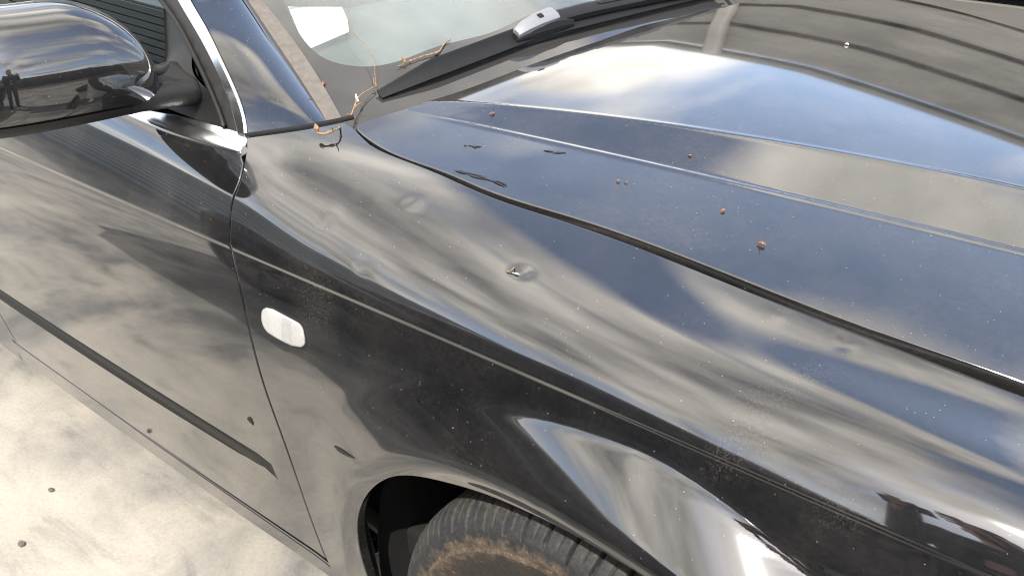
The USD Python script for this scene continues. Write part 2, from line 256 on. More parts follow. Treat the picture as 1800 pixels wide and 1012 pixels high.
DATA = {   # outlines of the panels in the parameters of their surfaces
    'gap': [(-0.6658, 0.6888), (-0.6449, 0.5574), (-0.6357, 0.4138), (-0.6374, 0.3267), (-0.6345, 0.1226), (-0.6321, 0.0019), (-0.6285, -0.0077), (-0.6101, -0.0603), (-0.5967, -0.1392), (-0.5851, -0.2106), (-0.563, -0.2987), (-0.5473, -0.3785), (-0.5319, -0.4619), (-0.5194, -0.52), (-0.5075, -0.5565)],
    'belt_low': [(-0.96, 0.573), (-0.8747, 0.5716), (-0.7755, 0.5868), (-0.6551, 0.6366)],
    'belt_up': [(-0.8411, 0.6931), (-0.77, 0.7246), (-0.6789, 0.749)],
    'rear_gap': [(-1.7025, -0.477), (-1.6689, -0.5446)],
    'door_low': [(-1.6689, -0.5446), (-1.3586, -0.5399), (-0.5209, -0.5249), (-0.4746, -0.5189)],
    'sill_low': [(-1.7043, -0.5972), (-1.4765, -0.5915), (-0.5304, -0.5566), (-0.4996, -0.5506)],
    'mould_up': [(-1.6287, -0.3882), (-1.0047, -0.3799), (-0.6133, -0.3754), (-0.6046, -0.4041)],
    'mould_lo': [(-1.6438, -0.4068), (-1.0287, -0.399), (-0.6331, -0.3914)],
    'arch': [(-0.4089, -0.4886), (-0.4127, -0.425), (-0.3973, -0.3567), (-0.3652, -0.2968), (-0.3297, -0.253), (-0.2925, -0.2214), (-0.2488, -0.1997), (-0.2072, -0.1865), (-0.1684, -0.1751), (-0.1129, -0.1609), (-0.0536, -0.1484), (0.016, -0.1363), (0.067, -0.1309), (0.0916, -0.1286)],
    'indicator': [(-0.5612, -0.0835), (-0.5587, -0.0764), (-0.5504, -0.0702), (-0.5366, -0.0678), (-0.5044, -0.0689), (-0.4786, -0.0704), (-0.4719, -0.0751), (-0.4695, -0.0895), (-0.4701, -0.1001), (-0.4794, -0.1052), (-0.4975, -0.109), (-0.5271, -0.109), (-0.5511, -0.1078), (-0.5595, -0.1032), (-0.5625, -0.0924)],
    'pill_gap': [(-0.678, 0.7504), (-0.6347, 0.8714), (-0.6026, 0.989), (-0.5866, 1.0704)],
    'fend_edge': [(-0.5568, 1.065), (-0.525, 1.0269), (-0.4772, 0.9869), (-0.4409, 0.9823), (-0.3866, 0.9814), (-0.292, 0.9561), (-0.1803, 0.9775), (-0.0341, 0.9862), (0.1589, 0.9661), (0.3142, 0.9758)],
    'rear': [(-0.5622, -0.6708), (-0.5565, -0.5955), (-0.5397, -0.4956), (-0.5376, -0.3704), (-0.5388, -0.2266), (-0.5461, -0.0556), (-0.5772, 0.1571), (-0.6103, 0.3148)],
    'edge': [(-0.5622, -0.6708), (-0.5498, -0.6771), (-0.5032, -0.6878), (-0.4609, -0.6903), (-0.4183, -0.6863), (-0.3704, -0.6798), (-0.2977, -0.6753), (-0.1879, -0.6518), (-0.0418, -0.6261), (0.1526, -0.5995), (0.3084, -0.5648)],
    'strip_l': [(-0.6618, 0.0289), (-0.6508, 0.1304), (-0.6398, 0.2444), (-0.6314, 0.3297)],
    'strip_r': [(-0.6291, 0.0235), (-0.6209, 0.0728), (-0.607, 0.1828), (-0.6003, 0.3177)],
    'frit': [(-0.5677, 0.3055), (-0.5889, 0.1945), (-0.58, 0.1517), (-0.5659, 0.1346), (-0.529, 0.1142), (-0.4814, 0.1086), (-0.4112, 0.1163), (-0.279, 0.1168), (-0.141, 0.132)],
    'chr_o': [(-0.9049, 1.0746), (-0.8418, 1.0431), (-0.7773, 1.0051), (-0.7253, 0.9715), (-0.6937, 0.9438), (-0.6824, 0.9254)],
    'chr_i': [(-0.9307, 1.0716), (-0.8622, 1.038), (-0.8026, 1.0058), (-0.7503, 0.9717), (-0.7129, 0.94), (-0.6977, 0.923)],
    'sail_r': [(-0.9806, 1.0658), (-0.9195, 1.0415), (-0.8458, 1.0015), (-0.7848, 0.9633), (-0.7366, 0.9268)],
    'sail_l': [(-0.9943, 1.0641), (-0.9478, 0.9916)],
}
# ---------------------------------------------------------------- scene helpers
used = {}
def free(parent, name):
    k = used.setdefault((parent, name), 0); used[(parent, name)] += 1
    return f'{parent}/{name}' if k == 0 else f'{parent}/{name}_{k:03d}'
def data(p, label=None, cat=None, group=None, kind=None):
    for k, v in (('label', label), ('category', cat), ('group', group), ('kind', kind)):
        if v: p.SetCustomDataByKey(k, v)
def thing(name, label, cat, group=None, at=(0, 0, 0), rz=0.0):
    path = free('/World', name)
    x = UsdGeom.Xform.Define(stage, path); x.AddTranslateOp().Set(Gf.Vec3d(*map(float, at)))
    if rz: x.AddRotateZOp().Set(float(rz))
    data(x.GetPrim(), label, cat, group)
    return path
OFF = {}
def put(parent, name, mesh, mat, normals=None, smooth=30, label=None, off=None):
    """one Mesh prim; mesh = trimesh / manifold / (v, f); normals = exact vertex normals"""
    path = free(parent, name)
    if normals is not None:
        m = usdkit.mesh(stage, path, mesh, mat, smooth=False)
        m.CreateNormalsAttr(Vt.Vec3fArray.FromNumpy(np.asarray(normals, np.float32))); m.SetNormalsInterpolation('vertex')
    else:
        m = usdkit.mesh(stage, path, mesh, mat, smooth=smooth)
    data(m.GetPrim(), label)
    return path
def solo(name, mesh, mat, label, cat, group=None, kind=None, smooth=30):
    p = put('/World', name, mesh, mat, smooth=smooth)
    data(stage.GetPrimAtPath(p), label, cat, group, kind)
    return p
def join(ms):
    ms = list(ms)
    vs, fs, n = [], [], 0
    for m in ms:
        v, f = (np.asarray(m.vertices), np.asarray(m.faces)) if hasattr(m, 'vertices') else (np.asarray(m[0], float), np.asarray(m[1], int))
        if f.shape[1] == 4: f = np.vstack([f[:, [0, 1, 2]], f[:, [0, 2, 3]]])
        vs.append(v); fs.append(f + n); n += len(v)
    return np.vstack(vs), np.vstack(fs)
def curve(pts, n):
    """smooth curve through the points, n samples evenly spread"""
    pts = np.asarray(pts, float)
    d = np.r_[0, np.cumsum(np.linalg.norm(np.diff(pts, axis=0), axis=1))]
    return (CubicSpline(d, pts) if len(pts) > 2 else (lambda s: pts[0] + (pts[1] - pts[0]) * (s / d[-1])[:, None]))(np.linspace(0, d[-1], n))
def tube(pts, rad, k=10, n=None, flat=(1, 1), cap=True):
    pts = np.asarray(pts, float) if n is None else curve(pts, n)
    rad = np.broadcast_to(np.interp(np.linspace(0, 1, len(pts)), np.linspace(0, 1, np.size(rad)), np.atleast_1d(rad)), len(pts))
    t = np.gradient(pts, axis=0); t /= np.linalg.norm(t, axis=1)[:, None]
    a = np.cross(t[0], [0, 0, 1.0]) if abs(t[0][2]) < .9 else np.cross(t[0], [1.0, 0, 0])
    V = []
    for i in range(len(pts)):
        a = a - t[i] * (a @ t[i]); a /= np.linalg.norm(a); b = np.cross(t[i], a)
        w = np.linspace(0, 2 * np.pi, k, endpoint=False)
        V.append(pts[i] + rad[i] * (flat[0] * np.cos(w)[:, None] * a + flat[1] * np.sin(w)[:, None] * b))
    return skin(np.array(V), cap=cap)
def skin(rows, closed=True, cap=True):
    """faces over a stack of rings"""
    m, k = rows.shape[:2]
    v = rows.reshape(-1, 3); f = []
    kk = k if closed else k - 1
    i, j = np.meshgrid(np.arange(m - 1), np.arange(kk), indexing='ij')
    a, b = i * k + j, i * k + (j + 1) % k
    f = np.stack([a, b, b + k, a + k], -1).reshape(-1, 4)
    f = np.vstack([f[:, [0, 1, 2]], f[:, [0, 2, 3]]])
    if closed and cap:
        v = np.vstack([v, rows[0].mean(0), rows[-1].mean(0)]); c0, c1 = m * k, m * k + 1
        w = np.arange(k)
        f = np.vstack([f, np.stack([(w + 1) % k, w, np.full(k, c0)], 1), np.stack([(m - 1) * k + w, (m - 1) * k + (w + 1) % k, np.full(k, c1)], 1)])
    return v, f
def rounded(sx, sy, sz, r=.003, at=(0, 0, 0)):
    s = np.array([[x, y, z] for x in (-1, 1) for y in (-1, 1) for z in (-1, 1)]) * (np.array([sx, sy, sz]) / 2 - r)
    b = trimesh.creation.icosphere(1, r)
    m = trimesh.convex.convex_hull(np.vstack([b.vertices + c for c in s])); m.apply_translation(at)
    return m
def frame_of(S, u, v, e=2e-4):
    su = S(u + e, v) - S(u - e, v); sv = S(u, v + e) - S(u, v - e)
    n = np.cross(su, sv); return n / np.maximum(np.linalg.norm(n, axis=-1, keepdims=True), 1e-12)
FINE_ROWS = None
def sheet(S, poly, step, flip=False):
    """fine mesh of the surface S over the polygon in its parameters: (points, faces, normals)"""
    poly = poly.buffer(0)
    shapely.prepare(poly)
    x0, y0, x1, y1 = poly.bounds
    sx, sy = (step, step) if np.isscalar(step) else step
    nx, ny = max(int(np.ceil((x1 - x0) / sx)), 1), max(int(np.ceil((y1 - y0) / sy)), 1)
    gx, gy = np.linspace(x0, x1, nx + 1), np.linspace(y0, y1, ny + 1)
    if S is flank:
        fine = np.r_[np.arange(-.0105, 0, .0007), 0, .0012, .003]
        gy = np.unique(np.r_[gy[(gy < -.0115) | (gy > .004)], fine[(fine > y0) & (fine < y1)]]); ny = len(gy) - 1
    I, J = np.meshgrid(np.arange(nx), np.arange(ny), indexing='ij'); I, J = I.ravel(), J.ravel()
    cells = shapely.box(gx[I], gy[J], gx[I + 1], gy[J + 1])
    inside = shapely.contains_properly(poly, cells)
    touch = shapely.intersects(poly, cells) & ~inside
    P, Fc = [np.stack(np.meshgrid(gx, gy, indexing='ij'), -1).reshape(-1, 2)], []
    i, j = I[inside], J[inside]; a = i * (ny + 1) + j
    q = np.stack([a, a + ny + 1, a + ny + 2, a + 1], 1)
    Fc += [q[:, [0, 1, 2]], q[:, [0, 2, 3]]]
    n = len(P[0])
    for c in np.atleast_1d(shapely.intersection(poly, cells[touch])):
        for g in getattr(c, 'geoms', [c]):
            if g.geom_type != 'Polygon' or g.area < 1e-12: continue
            xy = np.array(shapely.geometry.polygon.orient(g).exterior.coords)[:-1]
            if len(xy) < 3: continue
            if g.convex_hull.area > g.area * 1.0001:
                tv, tf = trimesh.creation.triangulate_polygon(g, engine='earcut')
                if len(tf) == 0: continue
                A = np.cross(tv[tf[:, 1]] - tv[tf[:, 0]], tv[tf[:, 2]] - tv[tf[:, 0]]); tf = np.where((A < 0)[:, None], tf[:, ::-1], tf)
                P.append(tv); Fc.append(tf + n); n += len(tv)
            else:
                k = np.arange(1, len(xy) - 1)
                P.append(xy); Fc.append(np.stack([0 * k, k, k + 1], 1) + n); n += len(xy)
    P, Fc = np.vstack(P), np.vstack(Fc)
    key = np.round(P / 1e-7).astype(np.int64)
    _, first, inv = np.unique(key, axis=0, return_index=True, return_inverse=True)
    Fc = inv.ravel()[Fc]; P = P[first]
    Fc = Fc[(Fc[:, 0] != Fc[:, 1]) & (Fc[:, 1] != Fc[:, 2]) & (Fc[:, 0] != Fc[:, 2])]
    keep, Fc = np.unique(Fc, return_inverse=True); P = P[keep]; Fc = Fc.reshape(-1, 3)
    X = S(P[:, 0], P[:, 1]); N = frame_of(S, P[:, 0], P[:, 1])
    if flip: N, Fc = -N, Fc[:, ::-1]
    return X, Fc, N
def panel(S, poly, step, flip=False, r=.0022, depth=.013, lip=True, rise=0.0):
    """a pressed panel: the sheet, and round its outline a rolled edge that turns in"""
    poly = shapely.geometry.polygon.orient(poly)
    X, Fc, N = sheet(S, poly, step, flip)
    if lip:
        st = max(min(np.atleast_1d(step)), .004); ring = np.array(shapely.segmentize(poly.exterior, st).coords)[:-1]
        p = S(ring[:, 0], ring[:, 1]); n = frame_of(S, ring[:, 0], ring[:, 1]) * (-1 if flip else 1)
        t = np.roll(p, -1, 0) - np.roll(p, 1, 0); t /= np.maximum(np.linalg.norm(t, axis=1, keepdims=True), 1e-9)
        o = np.cross(t, n) * (-1 if flip else 1)
        rows, norms = [p], [n]
        for a in np.radians([18, 36, 54, 72, 90]):
            rows.append(p + r * (math.sin(a) * o - (1 - math.cos(a)) * n)); norms.append(math.sin(a) * o + math.cos(a) * n)
        rows.append(rows[-1] - depth * n); norms.append(o)
        rows, norms = np.array(rows), np.array(norms)
        v, f = skin(rows, cap=False)
        f = f if flip else f[:, ::-1]
        k = len(X); X = np.vstack([X, v]); N = np.vstack([N, norms.reshape(-1, 3)]); Fc = np.vstack([Fc, f + k])
    if rise: X = X + N * rise
    return (X, Fc), N / np.maximum(np.linalg.norm(N, axis=1, keepdims=True), 1e-9)
def add_panel(parent, name, S, poly, step, mat, label=None, **kw):
    m, n = panel(S, poly, step, **kw)
    return put(parent, name, m, mat, normals=n, label=label)
def mirrored(S):
    return lambda u, v: S(u, v) * np.array([1, -1, 1])
SH = .27                                          # shoulder arc length, so that the flank's parameters are about metric
def flank(x, v):
    v = np.asarray(v, float)
    return side(x, np.where(v < 0, v, v / SH))
def fl(pts):
    pts = np.asarray(pts, float); return np.c_[pts[:, 0], np.where(pts[:, 1] < 0, pts[:, 1], pts[:, 1] * SH)]

# ---------------------------------------------------------------- ground and the two board walls
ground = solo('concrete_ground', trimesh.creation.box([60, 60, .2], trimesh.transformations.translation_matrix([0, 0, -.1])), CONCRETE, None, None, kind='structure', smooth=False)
def board_wall(name, label, cat, y, face, x0, x1, z0, pitch, count, mat, post_mat, gap=0.0):
    w = thing(name, label, cat)
    for k in range(count):
        z = z0 + k * pitch
        if gap:
            put(w, 'board', rounded(x1 - x0, .028, pitch - gap, .004, ((x0 + x1) / 2, y + face * .03, z + pitch / 2)), mat, smooth=False)
            continue
        prof = np.array([(0, z + .006), (.034, z + .006), (.030, z + .02), (.012, z + pitch + .012), (0, z + pitch + .012)])
        a = np.c_[np.full(5, x0), y + face * prof[:, 0], prof[:, 1]]; b = a.copy(); b[:, 0] = x1
        v = np.vstack([a, b]); f = []
        for i in range(5): f += [[i, (i + 1) % 5, 5 + (i + 1) % 5], [i, 5 + (i + 1) % 5, 5 + i]]
        f += [[0, 2, 1], [0, 3, 2], [0, 4, 3], [5, 6, 7], [5, 7, 8], [5, 8, 9]]
        m = trimesh.Trimesh(v, f, process=False); m.fix_normals()
        put(w, 'board', m, mat, smooth=False)
    zt = z0 + count * pitch
    if gap: put(w, 'backing', rounded(x1 - x0, .02, count * pitch, .004, ((x0 + x1) / 2, y - face * .03, z0 + count * pitch / 2)), BLACK, smooth=False)
    put(w, 'top_cap', rounded(x1 - x0 + .1, .10, .05, .006, ((x0 + x1) / 2, y, zt + .04)), post_mat)
    put(w, 'plinth', rounded(x1 - x0, .08, z0 + .002, .004, ((x0 + x1) / 2, y - face * .05, z0 / 2)), mat)
    return w, zt
FAR_Y, NEAR_Y = 2.5, -4.7
FARBOARD = boards('far_board', (.088, .085, .076), (.125, .12, .108))
NEARBOARD = boards('near_board', (.19, .20, .20), (.27, .28, .28))
far, _ = board_wall('board_fence', 'sunlit olive grey fence of wide boards on the far side of the car', 'fence', FAR_Y, -1, -9, 7, .05, .30, 6, FARBOARD, FARBOARD, gap=.045)
put(far, 'fence_post', rounded(.10, .08, 1.86, .03, (-1.75, FAR_Y - .075, .95)), plain('post_wood', (.19, .18, .16), .6), smooth=40)
near, _ = board_wall('board_wall', 'shaded dark grey wall of narrow boards behind the photographer', 'wall', NEAR_Y, 1, -14, 9, .08, .160, 11, NEARBOARD, NEARBOARD, gap=.022)

added_front_w = thing('board_wall', 'added unseen low wall of charcoal boards ahead of the car, to darken the door mirror', 'wall')  # added out of view to give the door mirror something dark to reflect
for k in range(9):
    put(added_front_w, 'board', rounded(.04, 6.6, .158, .006, (4.6, -1.2, .10 + .165 * k)), plain('charcoal_board', (.02, .02, .019), .7) if k == 0 else '/World/Looks/charcoal_board', smooth=False)
for y in (-4.4, -2.2, 0.0, 2.0): put(added_front_w, 'post', rounded(.08, .08, 1.6, .006, (4.67, y, .80)), '/World/Looks/charcoal_board', smooth=False)
# ---------------------------------------------------------------- the black car
car = thing('black_car', 'black saloon car seen close over its dusty front wing and bonnet', 'car')
GAP = .0032
gap_line = fl(DATA['gap'])
def shift(a, dx): return a + [dx, 0]
arch = np.array(DATA['arch'])[:]                       # (x, t) from the rear foot over the top
front_arch = np.array([(.20, -.132), (.30, -.165), (.38, -.215), (.44, -.28), (.475, -.36), (.48, -.45)])
arch_full = np.vstack([arch, front_arch])
arch_s = curve(arch_full, 90)
gl = curve(gap_line[:6], 20)[:-1].tolist() + curve(gap_line[5:], 30).tolist(); gl = np.array(gl)
fe = fl(DATA['fend_edge']) - [0, .0045]; pg = fl(DATA['pill_gap'])
fe_front = np.array([(.40, .972 * SH), (.55, .972 * SH), (.78, .972 * SH)])
fend_top = np.vstack([pg, fe[:1], curve(np.vstack([fe[1:], fe_front]), 60)])
fender_poly = Polygon(np.vstack([fend_top, [(.80, -.45), (.485, -.50)], arch_s[::-1], [(-.415, -.575)], shift(gl[::-1], GAP)]))
add_panel(car, 'front_wing', flank, fender_poly, .0045, PAINT, flip=False, r=.002)
belt = np.array([(-2.1, .53), (-1.6, .53), (-1.2, .53), *[tuple(p) for p in DATA['belt_low']]])
belt_sc = np.c_[belt[:, 0], belt[:, 1] * SH]
rear_gap = np.array([(-1.80, .14), (-1.79, .0), (-1.765, -.25), *[tuple(p) for p in DATA['rear_gap']]])
dl = np.array(DATA['door_low'])
door_poly = Polygon(np.vstack([shift(rear_gap[:0:-1], GAP), shift(np.array([(-1.79, 0.0), (-1.80, .14)]), GAP), curve(np.vstack([belt_sc[1:], [(-.662, .603 * SH)]]), 40)[8:], shift(gl[gl[:, 1] < .155], -GAP), dl[2:0:-1]]).tolist())
add_panel(car, 'front_door', flank, door_poly.buffer(0), .006, PAINT, flip=False, r=.002)
rd = Polygon([(-2.75, -.50), *shift(rear_gap[::-1], -GAP).tolist(), (-2.75, .14)])
add_panel(car, 'rear_door', flank, rd, .012, PAINT, flip=False, r=.002)
sill_poly = Polygon([(-1.70, -.5545), (-1.365, -.5465), (-.5351, -.5425), (-.50, -.5440), (-.50, -.568), (-.5434, -.5706), (-1.4815, -.5946), (-1.68, -.602)])
add_panel(car, 'side_sill', flank, sill_poly, .008, PAINT, flip=False, r=.004, depth=.09)
sill2 = Polygon([(-2.75, -.515), (-1.725, -.505), (-1.69, -.5545), (-1.695, -.604), (-2.75, -.62)])
add_panel(car, 'side_sill', flank, sill2, .012, PAINT, flip=False, r=.004, depth=.09)
# dark hollow behind the shut lines
def inner(x, v):
    P = flank(x, v); return P + np.array([0, .030, -.006])
add_panel(car, 'inner_shell', inner, Polygon([(-2.75, -.52), (-.42, -.52), (-.42, -.25), (-.18, -.10), (.6, -.10), (.78, -.06), (.78, .24), (-.5, .24), (-.6, .16), (-2.75, .10)]), .03, BLACK, flip=False, lip=False)
# bonnet
he = np.array(DATA['edge']); hr = np.array(DATA['rear'])
he2 = np.vstack([he[1:], [(.40, -.5465), (.55, -.507), (.72, -.455)]])
right = curve(he2, 80)
half = np.vstack([curve(hr[:6], 40)[:-1], [(-.549, 0.0)]])
hood_pts = np.vstack([half, (half[::-1] * [1, -1])[1:], right * [1, -1.2], [(.80, .48)], [(.83, 0)], [(.80, -.40)], right[::-1]])
add_panel(car, 'bonnet', hood, Polygon(hood_pts).buffer(-.0018), (.010, .0025), PAINT_HOOD, flip=False, r=.0022, depth=.018)
# channel under the bonnet gap
chan = np.array([[x, gap_y(x) + dy, gap_z(x) - dz] for x in np.linspace(-.56, .75, 40) for dy, dz in ((-.03, .012), (-.004, .022), (.03, .022), (.06, .016))]).reshape(40, 4, 3)
put(car, 'bonnet_seal', skin(chan, closed=False), BLACK)
put(car, 'bonnet_seal', tube([[x, gap_y(x) + .002, gap_z(x) - .014] for x in np.linspace(-.45, .75, 40)], .0045, 8), RUBBER, smooth=True)
# ---- glass, pillar, trims
frit = np.array([(p[0], p[1]) for p in DATA['frit']])
frit_line = curve(np.vstack([[(-.545, .60), (-.556, .46)], frit[0:1], frit[1:], [(-.08, .113), (0.0, .114)]]), 90)
clear = Polygon(np.vstack([frit_line, (frit_line * [-1, 1])[::-1][1:], ]))
whole = Polygon([(-.650, -.06), (.650, -.06), (.600, .62), (-.600, .62)])
add_panel(car, 'windscreen', screen, clear, .02, GLASS, flip=False, lip=False, rise=-.0005)
scr = free(car, 'windscreen_border')
bm, bn = [], []
fr = whole.difference(clear)
X, Fc, N = sheet(screen, max(getattr(fr, 'geoms', [fr]), key=lambda g: g.area) if fr.geom_type != 'Polygon' else Polygon(fr.exterior), .012) if False else sheet(screen, fr, .010)
m = usdkit.mesh(stage, scr, (X, Fc), FRIT); m.CreateNormalsAttr(Vt.Vec3fArray.FromNumpy(N.astype(np.float32))); m.SetNormalsInterpolation('vertex')
sl, sr = np.array(DATA['strip_l']), np.array(DATA['strip_r'])
ext = lambda a: np.vstack([a[:1] + (a[:1] - a[1:2]) * .15, a, [a[-1] + (a[-1] - a[-2]) * 3.4]])
sl, sr = ext(sl), ext(sr)
strip_poly = Polygon(np.vstack([curve(sl, 20), curve(sr, 20)[::-1]]))
add_panel(car, 'pillar_trim', screen, strip_poly, .012, GREYPLASTIC, r=.002, depth=.012, rise=.004)
add_panel(car, 'pillar_trim', mirrored(screen), strip_poly, .02, GREYPLASTIC, flip=True, r=.002, depth=.012, rise=.004)
co = np.array(DATA['chr_o']); ci = np.array(DATA['chr_i'])
up = np.array([(-1.10, 1.195), (-1.34, 1.275)]); upi = np.array([(-1.115, 1.185), (-1.345, 1.262)])
co_c = curve(np.vstack([up[::-1], co]), 60); ci_c = curve(np.vstack([upi[::-1], ci]), 60)
chrome_poly = Polygon(np.vstack([co_c, ci_c[::-1]]))
add_panel(car, 'window_trim', doorglass, chrome_poly.buffer(-.003).buffer(.002), .005, CHROME, flip=False, r=.0015, depth=.004, rise=.003)
bl = np.c_[belt[1:, 0], belt[1:, 1] * SH]; bu = np.array([(-1.6, .625 * SH), (-1.2, .63 * SH), (-.95, .636 * SH), *[(p[0], p[1] * SH) for p in DATA['belt_up']]])
blc, buc = curve(bl, 50), curve(bu, 50)
def belt_S(x, v):
    P = flank(x, v); q = np.clip((v - .158) / .022, -1.2, 1.2)
    return P + np.stack([0 * q, -.0050 * (1 - q * q), .0020 * (1 - q * q)], -1)
add_panel(car, 'belt_trim', belt_S, Polygon(np.vstack([blc + [0, .004], [(-.667, .165)], buc[::-1]])).buffer(0), .003, CHROME, flip=False, r=.002, depth=.012, rise=.001)
# window seal and mirror sail, both a little behind the chrome
sail_r = np.array(DATA['sail_r']); sail_rx = np.vstack([[(-1.35, 1.245), (-1.12, 1.16)], sail_r])
seal_poly = Polygon(np.vstack([ci_c, [tuple(ci[-1] + [.006, -.012])], [tuple(sail_r[-1] + [.004, -.016])], curve(sail_rx, 40)[::-1]]))
add_panel(car, 'window_seal', doorglass, seal_poly.buffer(0), .01, RUBBER, flip=False, r=.003, depth=.01, rise=-.003)
put(car, 'window_seal', tube(doorglass(*(curve(sail_rx[1:], 40) + [.002, 0]).T) + [0, -.003, 0], .004, 8), PLASTIC, smooth=True)
def sail_S(x, z):
    P = doorglass(x, z)
    b = .034 * np.exp(-(((x + .865) / .055) ** 2 + ((z - .972) / .026) ** 2) ** 1.3)
    return P + np.stack([0 * b, -b, 0 * b], -1)
sl_ = np.array(DATA['sail_l'])
sail_poly = Polygon(np.vstack([curve(sail_r, 20), [(-.740, .920), (-.835, .916), (-.925, .916)], sl_[::-1] + [(.006, 0), (.012, 0)]]))
add_panel(car, 'mirror_base', sail_S, sail_poly.buffer(0), .005, PLASTIC, flip=False, r=.002, depth=.008, rise=-.005)
def pane_S(x, z):
    q = z - .92
    return np.stack([x + 0 * z, -.734 + .18 * q + .5 * q * q - .012 * (x + .65), z + 0 * x], -1)
add_panel(car, 'side_window', pane_S, Polygon([(-1.62, .90), (-.72, .90), (-.72, .96), (-1.0, 1.12), (-1.30, 1.245), (-1.62, 1.28)]), .02, SIDEGLASS, flip=False, lip=False)
# painted pillar between the side window trim and the windscreen trim
n_ = 40
pa = doorglass(*curve(np.vstack([[(-1.34, 1.29), (-1.10, 1.205)], co + [.004, .003], [tuple(co[-1] + [.008, -.008])]]), n_).T)
sl_c = curve(np.vstack([[(-.608, .62), (-.620, .47)], np.array(DATA['strip_l'])[::-1], [(-.664, .010)]]), n_)
pb = screen(sl_c[:, 0] + .016, sl_c[:, 1])
ww = np.linspace(0, 1, 28)[:, None, None]
na = np.array([.15, -.93, .33]); nb = np.array([.45, -.25, .86])
def pillar_at(w):
    return pa * (1 - w) + pb * w + (w * (1 - w))[..., :] * 4 * (.016 * ((1 - w) * na + w * nb))
Pg = pillar_at(ww)
du = np.gradient(Pg, axis=1); dv = np.gradient(Pg, axis=0); nn = np.cross(du, dv); nn /= np.linalg.norm(nn, axis=-1, keepdims=True)
nn *= np.sign((nn * np.array([.4, -.6, .7])).sum(-1, keepdims=True))
put(car, 'windscreen_pillar', skin(Pg, closed=False), PAINT, normals=nn.reshape(-1, 3))
put(car, 'windscreen_pillar', skin(Pg * [1, -1, 1], closed=False), PAINT, normals=(nn * [1, -1, 1]).reshape(-1, 3))
foot_row = Pg[:, -1]
put(car, 'pillar_foot', skin(np.stack([foot_row, foot_row + [-.004, .006, -.008], foot_row + [-.012, .012, -.030]]), closed=False), BLACK, smooth=True)
put(car, 'pillar_seal', tube(flank(*(curve(np.vstack([pg, [(-.578, 1.12 * SH)]]), 24) + [-.004, 0]).T) + [0, 0, .0005], .0036, 8), BLACK, smooth=True)
# ---- roof, far flank, tail and nose (out of the picture, they shade and reflect)
ry, rx = np.meshgrid(np.linspace(-.60, .60, 14), np.linspace(0, 1, 20)); 
roof = np.stack([-1.22 - rx * 1.7, ry * (1 - .06 * rx), 1.30 + .12 * np.sin(np.pi * (.12 + .80 * rx)) * 1.0 + .035 * (1 - (ry / .6) ** 2) - .03], -1)
put(car, 'roof', skin(roof, closed=False), PAINT, smooth=True)
fp = Polygon([(-2.75, -.56), (-.42, -.56), *arch_s.tolist(), (.80, -.45), (.80, .26), (-.5, .26), (-.7, .19), (-2.75, .15)])
add_panel(car, 'far_flank', mirrored(flank), fp.buffer(0), .03, PAINT, flip=True, lip=False)
yy = np.linspace(-1, 1, 24)
nose = np.array([[(.80 + .10 * (1 - abs(w) ** 2.6) * f, w * (.64 if k else .60), z) for w in yy] for k, (z, f) in enumerate([(.765, .6), (.70, 1.0), (.62, 1.15), (.48, 1.25), (.34, 1.2), (.22, .9)])])
put(car, 'front_bumper', skin(nose, closed=False), PAINT, smooth=True)
tail = np.array([[(-2.75 - dx - .25 * (1 - abs(w) ** 3), w * hw, z) for w in yy] for z, hw, dx in [(1.02, .70, .0), (.95, .78, .3), (.80, .86, .5), (.55, .87, .55), (.25, .84, .45)]])
put(car, 'tail', skin(tail, closed=False), PAINT, smooth=True)
put(car, 'underbody', rounded(3.3, 1.45, .06, .01, (-1.25, .0, .27)), BLACK, smooth=False)
# ---- moulding and indicator
mu, ml = np.array(DATA['mould_up']), np.array(DATA['mould_lo'])
mould_poly = Polygon(np.vstack([[(-1.74, -.397)], mu, ml[::-1], [(-1.74, -.416)]]))
def mould_S(x, v):
    P = flank(x, v); q = np.clip((v + .4045) / .012, -1, 1)
    return P + np.stack([0 * q, -.007 * np.sqrt(np.maximum(1 - .8 * q * q, 0)) * sst(-.612, -.66, x), 0 * q], -1)
add_panel(car, 'side_moulding', mould_S, mould_poly.buffer(.002).buffer(-.002), .003, PLASTIC, flip=False, r=.0015, depth=.008)
ind = curve(np.vstack([DATA['indicator'], DATA['indicator'][:1]]), 48)[:-1]
ip = Polygon(DATA['indicator']).convex_hull.buffer(-.012).buffer(.012)
icx, icv = ip.centroid.x, ip.centroid.y
def ind_S(x, v):
    P = flank(x, v); d = ((x - icx) / .05) ** 2 + ((v - icv) / .03) ** 2
    return P + np.stack([0 * d, -.0055 * np.maximum(1 - .55 * d, 0), 0 * d], -1)
add_panel(car, 'indicator_surround', flank, ip.buffer(.0022), .004, BLACK, flip=False, r=.001, depth=.002, rise=.0006)
ipath = thing  # (kept simple: lens > reflector, bulb)
lens = add_panel(car, 'side_indicator', ind_S, ip.buffer(-.0008), .0025, LENS, flip=False, r=.002, depth=.004)
m_, n2 = panel(lambda x, v: flank(x, v), ip.buffer(-.003), .004, flip=False, r=.001, depth=.003, rise=.0012)
put(lens, 'reflector', m_, LAMPBACK, normals=n2)
